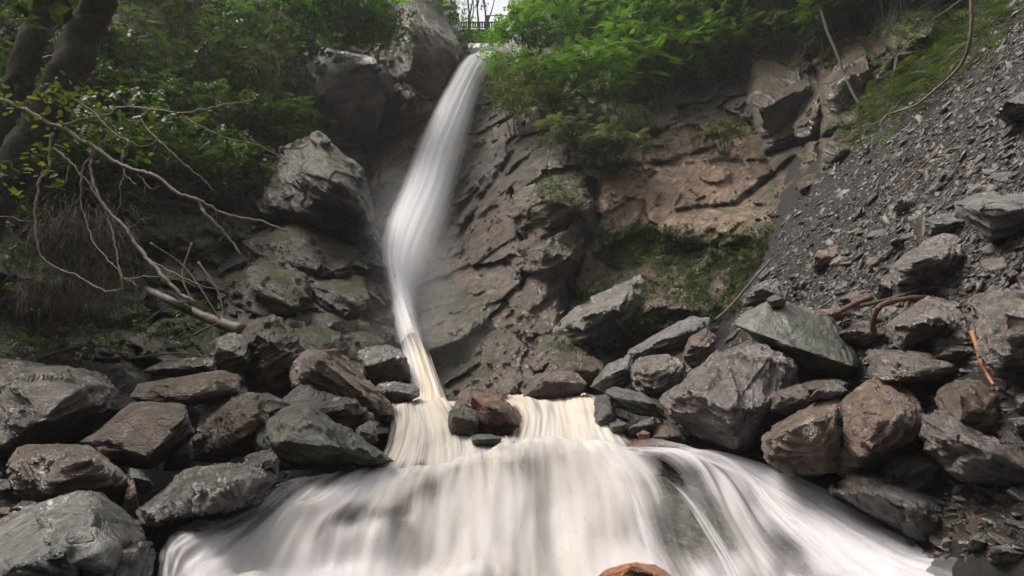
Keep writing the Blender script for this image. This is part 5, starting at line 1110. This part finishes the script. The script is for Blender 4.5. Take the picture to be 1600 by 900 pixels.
for px in (733, 762, 792):
    p = at(px, 47, D); boxm((p[0] - .07, D - .12, z47 - 1.5 * u), (p[0] + .07, D - .092, z47 + (26 if px == 733 else 24) * u), 'post', M['bridge'], bridge, bo, .004)
boxm((at(760, 47, D)[0], D - .09, z47 + 24 * u), (x1, D - .06, z47 + 25.2 * u), 'upper_rail', M['bridge'], bridge, bo, .004)
for (px, py, d, w, h, mat, kind, lab) in [
 (752,90,31.5,3.0,1.35,'leaf_lit','fine','bright bush under the footbridge'), (782,84,30,1.8,1.2,'leaf_lit','fine','bright bush right below the footbridge end'),
 (838,80,30.5,2.2,2.8,'leaf_lit','maple','light green maple hiding the right end of the footbridge'), (850,44,31,2.8,3.2,'leaf_lit','maple','tall light maple above the right bridge end'),
 (702,62,31,1.2,1.5,'leaf_lit','fine','bush hiding the left end of the footbridge'), (716,80,29.4,1.1,1.0,'leaf_mid','fine','small bush just left of the lip of the fall')]:
    plant(at(px, py, d), w, h, mat, kind, .32, 34, 10, lab, 'bush' if h < 3 else 'tree', name='shrub', bare=.05 if px == 752 else .35)
for (px, w, lab) in [(733, 1.6, 'thin dark tree against the white sky, left of three'), (748, 1.5, 'thin dark tree against the white sky, middle of three'), (760, 1.8, 'thin dark tree against the white sky, right of three')]:
    plant(at(px, 60, 46), w, 6.5, 'leaf_shaded', 'fine', .4, 16, 5, lab, 'tree', stems=1, name='slim_tree', stemr=.12, bare=.3, dep=1.2)

# ------------------------------------------------------------------ spray hanging round the foot of the fall, and the damp air of the gorge
def volume_mat(name, dens, col):
    m, N, L = newmat(name); v = N.new('ShaderNodeVolumePrincipled'); v.inputs['Color'].default_value = (*col, 1); v.inputs['Density'].default_value = dens; v.inputs['Anisotropy'].default_value = .3
    o = N.new('ShaderNodeOutputMaterial'); L.new(v.outputs[0], o.inputs['Volume']); return m
V, F = ico(4); 
Vh = np.array([[x, y, z] for x in (-60, 60) for y in (-25, 80) for z in (-6, 62)], float)
Fh = np.array([[0, 1, 3, 2], [4, 6, 7, 5], [0, 4, 5, 1], [2, 3, 7, 6], [0, 2, 6, 4], [1, 5, 7, 3]])
mh = volume_mat('damp_air', .0008, (.93, .93, .96)); hz = mesh('haze', Vh, Fh, mh, smooth=False); tag(hz, 'thin damp haze filling the gorge', 'haze', kind='stuff')
def spray_mat(dn):
    m = volume_mat('spray', dn, (.97, .97, 1.0)); N, L = m.node_tree.nodes, m.node_tree.links
    v = [n for n in N if n.type == 'PRINCIPLED_VOLUME'][0]; tc = N.new('ShaderNodeTexCoord')
    ln = N.new('ShaderNodeVectorMath'); ln.operation = 'LENGTH'; L.new(tc.outputs['Object'], ln.inputs[0])
    nz = noise(N, L, tc.outputs['Object'], 1.6, 3, .6)
    f = mth(N, L, 'SUBTRACT', 1.0, ln.outputs['Value'], True); f = mth(N, L, 'POWER', f, 1.3); f = mth(N, L, 'MULTIPLY', f, mth(N, L, 'MULTIPLY', nz, 2.0 * dn)); L.new(f, v.inputs['Density']); return m
for (px, py, d, r, dn) in [(636,440,15.0,(1.5,1.6,3.2),.30), (655,525,13.3,(1.7,1.3,1.3),.14)]:
    c = at(px, py, d); o = mesh('spray_mist', V, F, spray_mat(dn)); o.location = c; o.scale = r
    tag(o, 'pale spray hanging at the foot of the waterfall', 'mist', kind='stuff')
